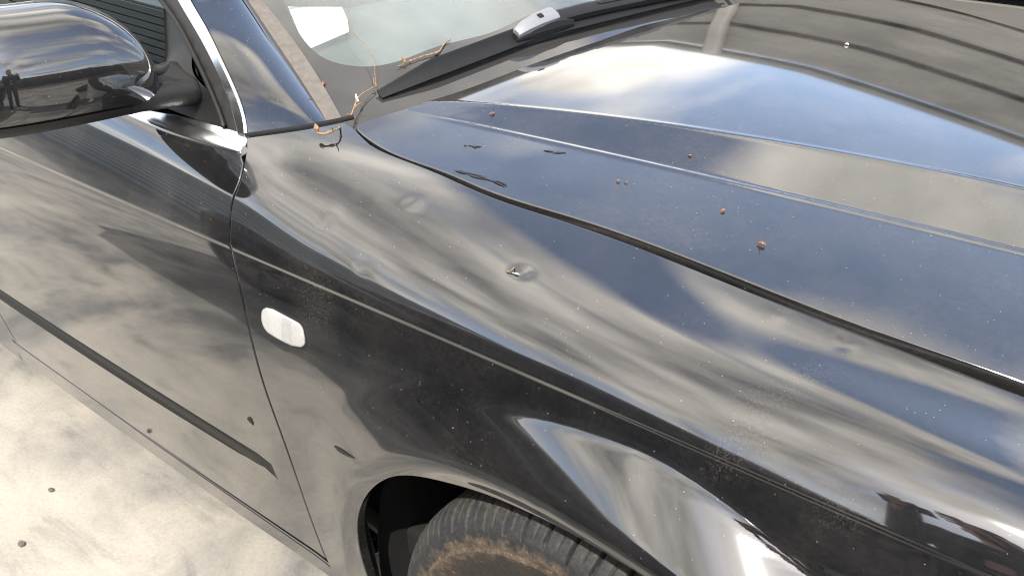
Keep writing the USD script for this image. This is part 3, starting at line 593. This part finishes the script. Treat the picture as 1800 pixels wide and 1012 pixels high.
# ---- wheel arch liner and wheel
WX, WY, WZ = -.022, -.745, .303
th = np.linspace(-.35, np.pi + .35, 60)
sup = lambda c: math.copysign(abs(c) ** .93, c)
lin = np.array([[(.03 + (.452 + d) * sup(math.cos(a)), y, .30 + (.378 + d) * sup(math.sin(a))) for a in th] for y, d in ((-.80, .010), (-.78, .03), (-.45, .03))])
put(car, 'arch_liner', skin(lin, closed=False), LINER, smooth=True)
back = np.array([[(.02 + .43 * r * math.cos(a), -.47, .30 + .375 * r * math.sin(a)) for a in th] for r in (1.15, .02)])
put(car, 'arch_liner', skin(back, closed=False), LINER, smooth=True)
def wheel(parent, wx, wy, wz, s=1.0, steer=0.0, fine=True):
    """tyre of revolved profile with cut shoulder blocks, and a dish; s = outward sign towards -y"""
    pts = [(.205, -.085), (.222, -.094), (.245, -.101), (.2565, -.1055), (.262, -.1075), (.267, -.1055), (.278, -.1060), (.290, -.1030), (.300, -.0960), (.3075, -.088), (.3135, -.078), (.3170, -.066)]
    prof = np.array(pts + [(.3185, -.05), (.3188, -.0302), (.3120, -.0298), (.3120, -.0222), (.3192, -.0218), (.3195, .0), (.3192, .0218), (.3120, .0222), (.3120, .0298), (.3188, .0302), (.3185, .05)] + [(r, -y) for r, y in pts[::-1]])
    d = np.r_[0, np.cumsum(np.hypot(*np.diff(prof, axis=0).T))]
    q = np.unique(np.r_[d, np.linspace(0, d[-1], 90)]); pr = np.c_[np.interp(q, d, prof[:, 0]), np.interp(q, d, prof[:, 1])]
    nt = 1440 if fine else 48
    a = np.linspace(0, 2 * np.pi, nt, endpoint=False)
    R = np.repeat(pr[:, 0][:, None], nt, 1); Y = np.repeat(pr[:, 1][:, None], nt, 1)
    if fine:
        ph = (a * 54 / (2 * np.pi)) % 1.0
        big = np.exp(-((ph - .5 + .06 * np.sin(a * 7) + .04 * np.sin(a * 17)) / .055) ** 2); ph2 = (ph + .5) % 1.0; small = np.exp(-((ph2 - .52) / .04) ** 2)
        zone = sst(.287, .296, R) * sst(.03, .034, np.abs(Y)); zone2 = sst(.295, .302, R) * sst(.03, .034, np.abs(Y))
        R = R - .0115 * big[None] * zone - .0035 * small[None] * zone2
        rib = np.maximum(np.cos(a * 96), 0) ** 12
        Y = Y * (1 - .004 * rib[None] * sst(.212, .22, R) * sst(.252, .244, R))
        for k_, (r0, r1) in enumerate([(.2705, .2745), (.283, .286)]):
            Y = Y * (1 + .006 * ((R > r0) & (R < r1)))
    rows = np.stack([R * np.cos(a), s * Y, R * np.sin(a)], -1)
    c, sn = math.cos(steer), math.sin(steer)
    rot = np.array([[c, -sn, 0], [sn, c, 0], [0, 0, 1]])
    rows = rows @ rot.T + [wx, wy, wz]
    w = UsdGeom.Xform.Define(stage, free(parent, 'wheel')).GetPath().pathString
    v, f = skin(rows, cap=False)
    put(w, 'tyre', trimesh.Trimesh(v, f[:, ::-1], process=False), TYRE, smooth=True if not fine else 40)
    rp = [(.215, -.088), (.205, -.090), (.198, -.080), (.190, -.070), (.06, -.055), (.001, -.052)]
    rr = np.array([[(r * math.cos(t), s * y, r * math.sin(t)) for t in np.linspace(0, 2 * np.pi, 64, endpoint=False)] for r, y in rp]) @ rot.T + [wx, wy, wz]
    put(w, 'rim', skin(rr, cap=False), RIM)
    for k in range(5):
        t0 = k * 2 * np.pi / 5
        sp = np.array([[(r * math.cos(t0 + o * .05 / r), s * (y - .012), r * math.sin(t0 + o * .05 / r)) for o in (-.6, .6)] for r, y in [(.20, -.078), (.12, -.074), (.05, -.068)]]) @ rot.T + [wx, wy, wz]
        lo = sp + np.array([0, s * .03, 0]) @ rot.T
        ring = np.stack([sp[:, 0], sp[:, 1], lo[:, 1], lo[:, 0]], 1)
        put(w, 'spoke', skin(ring), RIM)
    return w
wheel(car, WX, WY, WZ)
for wx, wy, s in ((-2.67, -.74, 1), (-2.67, .74, -1), (-.02, .74, -1)): wheel(car, wx, wy, WZ, s, fine=False)
# ---- door mirror
def mirror_shell():
    n, k = 44, 56
    out = []
    for i, q in enumerate(np.linspace(0, 1, n)):            # q: from the inner end outwards
        e = (1 - (1 - min(q / .42, 1)) ** 2.1) ** (1 / 2.1)
        f = (1 - (1 - min(q / .10, 1)) ** 2.4) ** (1 / 2.4)
        g = (1 - max((q - .62) / .38, 0) ** 2.6) ** (1 / 2.6)
        ztop = .995 + .107 * e * g; zbot = .944 - .010 * f * g
        dx = (.070 + .025 * e) * (.5 + .5 * f) * (.08 + .92 * g)
        hz, zc = (ztop - zbot) / 2 * (.30 + .70 * f), (ztop + zbot) / 2
        y = -.803 - .28 * q
        xc = MX - .045 * q * q
        ring = []
        for t in np.linspace(0, 2 * np.pi, k, endpoint=False):
            c, s_ = math.cos(t), math.sin(t)
            X = abs(c) ** (.85 if c > 0 else .35) * np.sign(c) * (dx if c > 0 else .022 * (.3 + .7 * f))
            Z = abs(s_) ** (.85 if s_ > 0 else .62) * np.sign(s_) * hz
            ring.append((xc + X - .16 * max(Z, 0), y, zc + Z))
        out.append(ring)
    return np.array(out)
MX, MZ = -.905, 1.02
ms = mirror_shell()
mv, mf = skin(ms)
shell = trimesh.Trimesh(mv, mf, process=False); shell.fix_normals()
mir = put(car, 'door_mirror', shell, PAINT, smooth=50)
k_ = ms.shape[1]
keep = [j for j in range(k_) if math.sin(2 * np.pi * j / k_) < -.50]
low = ms[9:-4]; cen = low.mean(1, keepdims=True)
skirt = cen + (low[:, keep] - cen) * 1.022
put(mir, 'lower_cover', skin(skirt, closed=False), PLASTIC, smooth=True)
inn = ms[3:9]; ic = inn.mean(1, keepdims=True)
put(mir, 'lower_cover', skin((ic + (inn - ic) * 1.03)[:, [j for j in range(k_) if math.sin(2 * np.pi * j / k_) < -.80]], closed=False), PLASTIC, smooth=True)
foot = trimesh.convex.convex_hull(np.vstack([trimesh.creation.icosphere(2, r_).vertices + c for c, r_ in (((-.885, -.764, .966), .028), ((-.830, -.766, .960), .022), ((-.885, -.87, .965), .020), ((-.85, -.87, .962), .018))]))
put(mir, 'mirror_foot', foot, PLASTIC, smooth=60)
horn = tube([[-.862, -.822, 1.010], [-.850, -.818, .999], [-.836, -.810, .998], [-.820, -.806, 1.004], [-.812, -.803, 1.012]], [.009, .010, .008, .005, .0015], 10, 20)
put(mir, 'edge_seal', horn, RUBBER, smooth=True)
# ---- wiper
def blade():
    ys = np.linspace(-.554, .347, 60)
    s0 = np.interp(ys, [-0.5541, -0.2351, 0.199, 0.3474], [0.0468, 0.0751, 0.0668, 0.0631])
    base = screen(ys, s0); nrm = frame_of(screen, ys, s0); upv = (screen(ys, s0 + 1e-3) - base) * 1e3
    taper = np.clip(np.minimum((ys - -0.5541) / .10, (0.3474 - ys) / .1), 0, 1)[:, None]
    prof = [(0, .004), (.002, .004), (.003, .010), (-.011, .012), (-.012, .014), (.004, .016), (.011, .025), (.015, .027), (.018, .023), (.014, .011), (.006, .008), (.004, .004)]
    rows = np.stack([base + upv * a * (.5 + .5 * taper) + nrm * (.002 + (b - .002) * (.30 + .70 * taper)) for a, b in prof], 1)
    return skin(rows)
wp = UsdGeom.Xform.Define(stage, free(car, 'wiper')).GetPath().pathString
put(wp, 'wiper_blade', blade(), PLASTIC, smooth=35)
def at_screen(y, s, h):
    y, s = np.atleast_1d(y), np.atleast_1d(s)
    return (screen(y, s) + frame_of(screen, y, s) * h)[0]
def bar(path, w, h):
    """a bar of boxy section along (y, s, height) points on the windscreen"""
    P = np.array([at_screen(*p) for p in path]); rows = []
    for i, p in enumerate(path):
        n = frame_of(screen, np.atleast_1d(p[0]), np.atleast_1d(p[1]))[0]; t = P[min(i + 1, len(P) - 1)] - P[max(i - 1, 0)]; t /= np.linalg.norm(t); b = np.cross(n, t)
        ww_, hh = np.broadcast_to(w, len(path))[i], np.broadcast_to(h, len(path))[i]
        c_ = .25
        rows.append([P[i] + b * ww_ * x + n * hh * y for x, y in ((-.5, -.5), (.5, -.5), (.5, .5 - c_), (.5 - c_, .5), (-.5 + c_, .5), (-.5, .5 - c_))])
    return skin(np.array(rows))
put(wp, 'wiper_arm', bar([(-0.1867, 0.0872, 0.027), (-0.0956, 0.0864, 0.028), (0.0673, 0.0806, 0.028), (0.2346, 0.0729, 0.029), (0.4335, 0.0614, 0.03)], [.024, .026, .027, .028, .03], .014), PLASTIC, smooth=25)
cap_ = put(wp, 'arm_cap', bar([(-0.275, 0.0755, 0.026), (-0.2557, 0.0779, 0.033), (-0.2237, 0.0822, 0.036), (-0.1789, 0.0885, 0.034)], [.017, .023, .027, .029], [.009, .014, .016, .016]), SILVER, smooth=50)
put(cap_, 'clip_hole', bar([(-0.2255, 0.082, 0.0452), (-0.216, 0.0831, 0.0452)], .009, .002), BLACK, smooth=False)
put(wp, 'blade_joint', bar([(-0.2775, 0.0741, 0.014), (-0.2349, 0.0764, 0.018), (-0.171, 0.0775, 0.018), (-0.1391, 0.0755, 0.016)], [.018, .026, .026, .018], [.02, .03, .03, .02]), PLASTIC, smooth=25)
for p_, q_ in [((-0.0629, 0.0863, 0.0355), (0.0186, 0.0826, 0.0358)), ((0.0514, 0.0812, 0.0359), (0.1342, 0.0776, 0.0362)), ((0.1677, 0.0761, 0.0363), (0.2525, 0.0726, 0.0366)), ((0.2869, 0.0712, 0.0368), (0.3747, 0.0678, 0.0371)), ((0.4107, 0.0664, 0.0372), (0.5035, 0.0632, 0.0375))]:
    put(wp, 'slot', bar([p_, q_], .006, .0012), BLACK, smooth=False)
# ---- cabin
dy, dx_ = np.meshgrid(np.linspace(-.66, .66, 24), np.linspace(0, 1, 14))
dash = np.stack([-.56 - .68 * dx_ - .12 * (dy / .66) ** 2, dy, .868 + .060 * np.minimum(dx_ * 2.2, 1) + .012 * np.sin(dx_ * np.pi)], -1)
put(car, 'dashboard', skin(dash, closed=False), DASH, smooth=True)
put(car, 'dashboard', rounded(.06, 1.3, .35, .02, (-1.26, 0, .75)), CABIN, smooth=40)
for y in (-.36, .36):
    seat = thing if False else UsdGeom.Xform.Define(stage, free(car, 'seat')).GetPath().pathString
    put(seat, 'cushion', rounded(.52, .50, .16, .06, (-1.62, y, .52)), CABIN, smooth=50)
    bk = rounded(.14, .48, .62, .06); bk.apply_transform(trimesh.transformations.rotation_matrix(-.35, [0, 1, 0])); bk.apply_translation((-1.95, y, .86))
    put(seat, 'backrest', bk, CABIN, smooth=50)
    put(seat, 'headrest', rounded(.10, .26, .17, .04, (-2.06, y, 1.17)), CABIN, smooth=50)
wheel_t = np.linspace(0, 2 * np.pi, 40)
put(car, 'steering_wheel', tube(np.c_[-1.40 - .08 * np.sin(wheel_t), .36 + .185 * np.cos(wheel_t), .90 + .17 * np.sin(wheel_t)], .015, 8), CABIN, smooth=True)
put(car, 'cabin_floor', rounded(2.2, 1.4, .04, .01, (-1.8, 0, .33)), CABIN, smooth=False)
# ---------------------------------------------------------------- things lying on the car and the ground, and painted reflections on the bonnet
def knotty(pts, rad, n):
    r = np.random.default_rng(len(pts)); P = curve(pts, n); k = np.linspace(0, 1, n)
    for q in (11, 23, 37): P = P + .0007 * np.outer(np.sin(k * q * 2 + q), r.normal(0, 1, 3)) / 2
    R = np.interp(k, np.linspace(0, 1, len(rad)), rad) * (1 + .16 * r.normal(0, 1, n))
    for c in r.uniform(.05, .95, 6): R *= 1 + .7 * np.exp(-((k - c) / .012) ** 2)
    return tube(P, R, 8)
tw = [[-.5745, -.7285, .9419], [-.5622, -.7253, .9414], [-.5570, -.7165, .9433], [-.5740, -.6890, .9400], [-.6160, -.6545, .9270], [-.6211, -.6381, .9281], [-.6317, -.6176, .9385], [-.6403, -.6044, .9460], [-.6476, -.5915, .9487], [-.6563, -.5673, .9507], [-.6608, -.5475, .9510]]
t1 = thing('twig', 'longer bent dry twig hanging from the wiper tip down to the black wing', 'twig')
put(t1, 'stem', knotty(tw, [.0016, .0015, .0013, .0016, .0012, .0011, .0009, .0007], 90), TWIG, smooth=True)
put(t1, 'bud', tube([[-.5745, -.7285, .9415], [-.5762, -.7275, .9475], [-.5775, -.7280, .9530]], [.0022, .0042, .0010], 8, 8), TWIG, smooth=True)
put(t1, 'thorn', tube([[-0.6376, -0.6043, 0.9439], [-0.6431, -0.6023, 0.9497], [-0.6459, -0.6008, 0.9535]], [.0020, .0016, .0006], 6), PETAL, smooth=True)
put(t1, 'thorn', tube([[-0.6608, -0.5475, 0.951], [-0.6651, -0.5498, 0.9577], [-0.6671, -0.5478, 0.9637]], [.0012, .001, .0005], 6), TWIG, smooth=True)
put(t1, 'tendril', tube([[-0.6608, -0.5475, 0.951], [-0.6771, -0.5358, 0.9707], [-0.7051, -0.5198, 0.9967], [-0.7371, -0.5178, 1.0107], [-0.7721, -0.5048, 1.0337], [-0.7891, -0.4898, 1.0427]], .0005, 5, 40), TWIG, smooth=True)
t2 = thing('twig', 'shorter forked dry twig lying on the windscreen just above the wiper blade', 'twig')
p2 = [[-.6771, -.4873, .9674], [-.6764, -.4695, .9704], [-.6744, -.4463, .9737], [-.6713, -.4278, .9753], [-.6678, -.4106, .9763], [-.6733, -.3920, .9823], [-.6784, -.3684, .9886]]
put(t2, 'stem', knotty(p2, [.0007, .0010, .0010, .0012, .0014, .0010, .0011], 70), TWIG, smooth=True)
for a_, b_ in (([-.5544, -.7165, .9433], [-.5500, -.7215, .9520]), ([-0.6161, -0.6308, 0.9307], [-0.6221, -0.6398, 0.9367]), ([-0.6326, -0.6152, 0.939], [-0.6251, -0.6078, 0.9457])):
    put(t1, 'side_shoot', tube([a_, (np.array(a_) * .45 + np.array(b_) * .55 + [0, .001, .001]).tolist(), b_], [.0012, .0009, .0004], 6, 8), TWIG, smooth=True)
put(t2, 'bud', tube([[-0.6751, -0.4726, 0.97], [-0.6781, -0.4748, 0.9772], [-0.6796, -0.4758, 0.9817]], [.0026, .0026, .001], 7), TWIG, smooth=True)
put(t2, 'bud', tube([[-0.6661, -0.4164, 0.976], [-0.6633, -0.4138, 0.9792]], [.0026, .0015], 7), TWIG, smooth=True)
def on(S, u, v, h=.0, flip=False):
    u, v = np.atleast_1d(float(u)), np.atleast_1d(float(v))
    n = frame_of(S, u, v)[0] * (-1 if flip else 1)
    return S(u, v)[0] + n * h, n
def husk(p, n, L, w, ang, mat, name, label, cat, group=None, stalk=False):
    a = np.cross(n, [0, 1, 0]); a /= np.linalg.norm(a); b = np.cross(n, a)
    d = math.cos(ang) * a + math.sin(ang) * b
    m = join([tube([p - d * L / 2, p - d * L * .2 + n * w * .4, p + d * L * .2 + n * w * .3, p + d * L / 2], [w * .12, w * .5, w * .42, w * .08], 8, 10, flat=(1, .7))] + ([tube([p + n * w * .3, p + n * w * 1.0 + d * w * .2, p + n * w * 1.9 - d * w * .1], [w * .12, w * .09, w * .05], 5)] if stalk else []))
    vv, ff = m; rr = np.random.default_rng(int(abs(p[0]) * 1e5)); vv = vv + rr.normal(0, w * .06, vv.shape)
    return solo(name, (vv, ff), mat, label, cat, group, smooth=True)
for (u, v), L, w, a, lab, st in [((.0122, -.5452), .0095, .0055, .2, 'largest brown seed husk with a stalk lying on the bonnet near the wing gap', True),
                                 ((-.0593, -.5140), .0065, .0038, 1.2, 'small reddish brown seed on the bonnet below its raised crease', False),
                                 ((-.44, -.5197), .008, .0035, .9, 'pinkish husk at the rear end of the bonnet crease', True),
                                 ((-.1633, -.4294), .006, .003, .2, 'tiny orange brown seed caught on the slope of the bonnet crease', False),
                                 ((-.1945, -.5457), .005, .0032, .5, 'left one of two tiny yellow seeds side by side on the bonnet', False),
                                 ((-.1855, -.5409), .0045, .0026, .1, 'right one of two tiny yellow seeds side by side on the bonnet', False)]:
    p, n = on(hood, u, v, w * .35)
    husk(p, n, L, w, a, SEED, 'seed', lab, 'seed', 'seeds fallen on the car', st)
p, n = on(screen, -0.6147, 0.1029, .002)
husk(p, n, .011, .006, 2.2, SEED, 'seed', 'red brown husk on the windscreen border beside the pillar trim', 'seed', 'seeds fallen on the car', True)
p, n = on(hood, -.2262, .1663, .001)
husk(p, n, .0065, .0042, .4, PETAL, 'petal', 'pale oval fleck on the far part of the bonnet', 'petal')
p, n = on(side, -.172, .500, .0012)
husk(p, n, .009, .0022, .3, PETAL, 'petal', 'thin white petal lying beside the dent in the wing', 'petal')
solo('grass_stalk', tube([on(side, a, b, h)[0] for a, b, h in [(-.1795, .535, .001), (-.1775, .520, .004), (-.1785, .503, .003), (-.183, .492, .001)]], .0007, 5, 16), TWIG, 'hair thin dry stalk bent beside the dent in the wing', 'stalk', smooth=True)
def reflection_mark(S, pts, w, label, name='dark_scrap', cat='reflection_mark', h=.0006):
    """a dark reflection painted on as a ragged strip with flecks beside it"""
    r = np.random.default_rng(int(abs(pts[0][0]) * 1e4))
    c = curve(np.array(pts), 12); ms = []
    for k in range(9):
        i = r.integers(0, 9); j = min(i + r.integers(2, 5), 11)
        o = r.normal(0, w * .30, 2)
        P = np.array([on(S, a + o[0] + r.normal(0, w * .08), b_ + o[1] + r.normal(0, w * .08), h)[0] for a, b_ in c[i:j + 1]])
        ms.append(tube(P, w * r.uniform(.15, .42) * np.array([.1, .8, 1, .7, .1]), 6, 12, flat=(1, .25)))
    return solo(name, join(ms), REFLECTION_TAR, label, cat, smooth=True)
reflection_mark(hood, [(-.405, -.607), (-.395, -.604), (-.386, -.598)], .0055, 'small black reflection painted as flecks on the bonnet rear corner')
reflection_mark(hood, [(-.316, -.546), (-.305, -.540), (-.292, -.534)], .006, 'black reflection painted as flecks on the bonnet beneath the crease end')
reflection_mark(hood, [(-.366, -.668), (-.340, -.663), (-.312, -.6545), (-.287, -.6555)], .006, 'long black reflection painted as a strip on the bonnet along the wing gap')
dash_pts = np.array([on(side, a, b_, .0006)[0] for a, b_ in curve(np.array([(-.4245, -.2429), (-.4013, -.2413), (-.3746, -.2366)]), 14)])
solo('rubber_mark', tube(dash_pts, [.0008, .0030, .0036, .0030, .0022, .0006], 8, flat=(1, .2)), REFLECTION_TAR, 'short dark rubber streak on the wing behind the wheel arch', 'mark', smooth=True)
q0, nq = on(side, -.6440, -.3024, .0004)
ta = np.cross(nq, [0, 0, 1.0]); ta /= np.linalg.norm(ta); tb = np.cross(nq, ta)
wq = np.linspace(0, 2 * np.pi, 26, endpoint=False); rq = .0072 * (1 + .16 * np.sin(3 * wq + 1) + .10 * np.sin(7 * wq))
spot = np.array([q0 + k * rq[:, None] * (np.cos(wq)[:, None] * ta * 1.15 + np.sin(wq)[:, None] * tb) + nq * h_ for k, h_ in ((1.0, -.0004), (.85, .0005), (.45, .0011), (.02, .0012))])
solo('tar_spot', skin(spot, cap=False), REFLECTION_TAR, 'round black tar spot on the door near its front edge', 'mark', smooth=True)
r = np.random.default_rng(3)
for (x, y), s, lab in [((-1.384, -.962), .006, 'dark pebble on the concrete, the one nearer the sill'), ((-1.262, -1.077), .007, 'dark pebble on the concrete at the left lower edge of the view')]:
    m = trimesh.creation.icosphere(2, s); m.vertices *= [1.3, .9, .6]; m.vertices += r.normal(0, s * .08, m.vertices.shape); m.apply_translation((x, y, s * .5))
    solo('pebble', m, STONE, lab, 'pebble')
pm = trimesh.creation.extrude_polygon(Polygon([(-1.256, -.287), (-1.168, -.213), (-1.06, -.285), (-.975, -.349), (-.925, -.486), (-1.09, -.38)]).convex_hull, .0008)
pm = pm.subdivide().subdivide(); pm.vertices[:, 2] += .955 + .012 * np.sin((pm.vertices[:, 0] + 1.1) * 9) * (pm.vertices[:, 1] + .3)
solo('paper_sheet', pm, PAPER, 'blank white paper sheet lying on the dashboard behind the windscreen', 'paper')

# ---------------------------------------------------------------- the photographer, seen only as a dark reflection in the paint
def body(parts, length=.012, rounds=12):
    ball = lambda p, q: m3.Manifold.sphere(q, 20).translate(list(map(float, p)))
    whole_ = m3.Manifold()
    for a, ra, b, rb in parts:
        whole_ = whole_ + m3.Manifold.batch_hull([ball(a, ra), ball(b, rb)])
    whole_ = whole_.refine_to_length(length)
    k = whole_.to_mesh(); t = trimesh.Trimesh(k.vert_properties[:, :3], k.tri_verts); t.merge_vertices()
    trimesh.smoothing.filter_taubin(t, iterations=rounds)
    return t
fh = np.array([F_[0], F_[1], 0]); fh /= np.linalg.norm(fh); rt = np.array([fh[1], -fh[0], 0]); zz = np.array([0, 0, 1.0])
base = np.array([EYE[0], EYE[1], 0]) - fh * .47
def at(f, r_, z): return base + fh * f + rt * r_ + zz * z
ph = EYE - F_ * .022
def hand(c, out, upv, fwd):
    """palm with four unequal bent fingers and a thumb closing on the phone's edge"""
    L = [(c - upv * .035, .017, c + upv * .035, .017), (c - upv * .03 - fwd * .03 + out * .012, .02, c, .02)]
    for i, ln in enumerate((.030, .036, .034, .026)):
        k = c + upv * (.033 - .022 * i) + fwd * .012
        m1 = k + fwd * .014 + out * .004 - out * 0; m2 = m1 - out * ln * .8 + fwd * .004; m3_ = m2 - out * ln * .55
        L += [(k, .0092, m1, .0088), (m1, .0088, m2, .0082), (m2, .0082, m3_, .0075)]
    th_ = c + upv * .01 - fwd * .018
    L += [(th_, .011, th_ - out * .026 - fwd * .010 + upv * .018, .0098), (th_ - out * .026 - fwd * .010 + upv * .018, .0098, th_ - out * .050 - fwd * .008 + upv * .030, .0088)]
    return L
hl, hr_ = ph - R_ * .088 - F_ * .03, ph + R_ * .088 - F_ * .03
sl3, sr3 = at(0, -.19, 1.40), at(0, .19, 1.40)
el, er = at(.10, -.27, 1.13), at(.10, .27, 1.13)
wl, wr = hl - F_ * .055 - R_ * .015, hr_ - F_ * .055 + R_ * .015
person = thing('person', 'person in dark jacket and trousers holding up a phone, mirrored in the wing', 'person')
skin_parts = [(at(0, 0, 1.42), .055, at(.02, 0, 1.52), .052), (at(.02, 0, 1.585), .082, at(.03, 0, 1.64), .088), (at(.055, 0, 1.54), .055, at(.04, 0, 1.58), .07), (at(.115, 0, 1.595), .012, at(.125, 0, 1.575), .014), (at(.03, -.083, 1.60), .018, at(.025, -.088, 1.585), .014), (at(.03, .083, 1.60), .018, at(.025, .088, 1.585), .014),
              (wl, .027, hl - F_ * .02, .022), (wr, .027, hr_ - F_ * .02, .022)] + hand(hl, -R_, U_, F_) + hand(hr_, R_, U_, F_) + [(el, .040, wl, .028), (er, .040, wr, .028), (at(0, 0, 1.42), .055, sl3, .05), (at(0, 0, 1.42), .055, sr3, .05), (sl3, .05, el, .04), (sr3, .05, er, .04), (at(0, 0, 1.42), .07, at(0, 0, .95), .12)]
bodym = put(person, 'body', body(skin_parts, .006, 8), SKIN, smooth=True)
jacket = [(at(0, -.13, 1.37), .085, at(0, .13, 1.37), .085), (at(.01, -.12, 1.25), .105, at(.01, .12, 1.25), .105), (at(0, -.10, 1.05), .115, at(0, .10, 1.05), .115), (at(0, -.11, .90), .115, at(0, .11, .90), .115), (sl3, .072, el, .058), (sr3, .072, er, .058), (el, .058, wl - F_ * .02, .042), (er, .058, wr - F_ * .02, .042)]
for a, b in ((0, 1), (1, 2), (2, 3)):
    for s in (0, 2): jacket.append((jacket[a][s], jacket[a][s + 1], jacket[b][s], jacket[b][s + 1]))
put(person, 'jacket', body(jacket, .014), CLOTH, smooth=True)
legs = [(at(0, -.09, .90), .105, at(.02, -.11, .50), .07), (at(.02, -.11, .50), .07, at(0, -.12, .10), .055), (at(0, .09, .90), .105, at(.02, .11, .50), .07), (at(.02, .11, .50), .07, at(0, .12, .10), .055), (at(0, -.09, .88), .11, at(0, .09, .88), .11)]
put(person, 'trousers', body(legs, .014), JEANS, smooth=True)
for s in (-1, 1):
    put(person, 'shoe', body([(at(-.05, s * .12, .045), .042, at(.13, s * .135, .035), .036), (at(-.04, s * .12, .09), .045, at(0, s * .12, .06), .045)], .01, 6), RUBBER, smooth=True)
put(person, 'hair', body([(at(-.005, 0, 1.66), .098, at(-.02, 0, 1.60), .09), (at(.06, -.03, 1.695), .05, at(.06, .03, 1.695), .05)], .01, 8), HAIR, smooth=True)
for s in (-1, 1):
    put(person, 'eye', trimesh.creation.icosphere(2, .012).apply_translation(at(.108, s * .032, 1.615)), plain('eye_white' + ('_a' if s < 0 else '_b'), (.6, .6, .58), .2), smooth=True)
put(person, 'mouth', tube([at(.105, -.022, 1.545), at(.116, 0, 1.543), at(.105, .022, 1.545)], .005, 8, 10), plain('lips', (.3, .12, .1), .5), smooth=True)
pr = Rotation.from_matrix(np.stack([R_, U_, -F_], 1))
pb_ = rounded(.150, .072, .008, .003); pb_.vertices = pr.apply(pb_.vertices) + ph - R_ * .05 - U_ * .02 - F_ * .004
phone = solo('phone', pb_, plain('phone_glass', (.01, .01, .011), .15), 'black phone held level in the hands of the person', 'phone')

# ---------------------------------------------------------------- dark car parked by the wall, seen in the flank's reflection
pc_ = thing('parked_car', 'dark hatchback parked along the board wall behind the photographer', 'car', at=(PARK[0], PARK[1], 0), rz=PARK[2])
st_ = [(-2.05, .70, .45, .80, .72), (-1.95, .80, .30, .98, .62), (-1.6, .86, .24, 1.02, .55), (-.9, .87, .22, 1.0, .55), (.2, .87, .22, .97, .55), (1.1, .86, .22, .93, .55), (1.6, .82, .24, .86, .50), (1.8, .72, .32, .74, .45), (1.88, .55, .42, .62, .40)]
rows = []
for x, w, z0, z1, k in st_:
    t = np.linspace(0, 2 * np.pi, 40, endpoint=False); c, s = np.cos(t), np.sin(t)
    rows.append(np.c_[np.full(40, x), w * np.sign(c) * np.abs(c) ** .35, (z0 + z1) / 2 + (z1 - z0) / 2 * np.sign(s) * np.abs(s) ** .45])
put(pc_, 'body', skin(np.array(rows)), DARKPAINT, smooth=50)
rows = []
for x, w, z1 in [(-1.85, .60, 1.0), (-1.55, .62, 1.36), (-.9, .62, 1.46), (-.2, .61, 1.44), (.4, .58, 1.28), (.95, .55, .98)]:
    t = np.linspace(0, np.pi, 24); c, s = np.cos(t), np.sin(t)
    rows.append(np.c_[np.full(24, x), (w + .14 * (1 - s)) * np.sign(c) * np.abs(c) ** .4, .9 + (z1 - .9) * s ** .5])
put(pc_, 'glasshouse', skin(np.array(rows), closed=False), DARKPAINT, smooth=50)
for sx in (-1.25, 1.3):
    for sy in (-1, 1): wheel(pc_, sx, sy * .76, .31, -sy, fine=False)
for sy in (-1, 1):
    put(pc_, 'headlight', rounded(.16, .30, .13, .04, (1.77, sy * .56, .66)), SILVER, smooth=50)
    put(pc_, 'tail_light', rounded(.12, .2, .22, .04, (-1.96, sy * .66, .80)), plain('red_lamp' + ('_a' if sy < 0 else '_b'), (.3, .01, .01), .2), smooth=50)
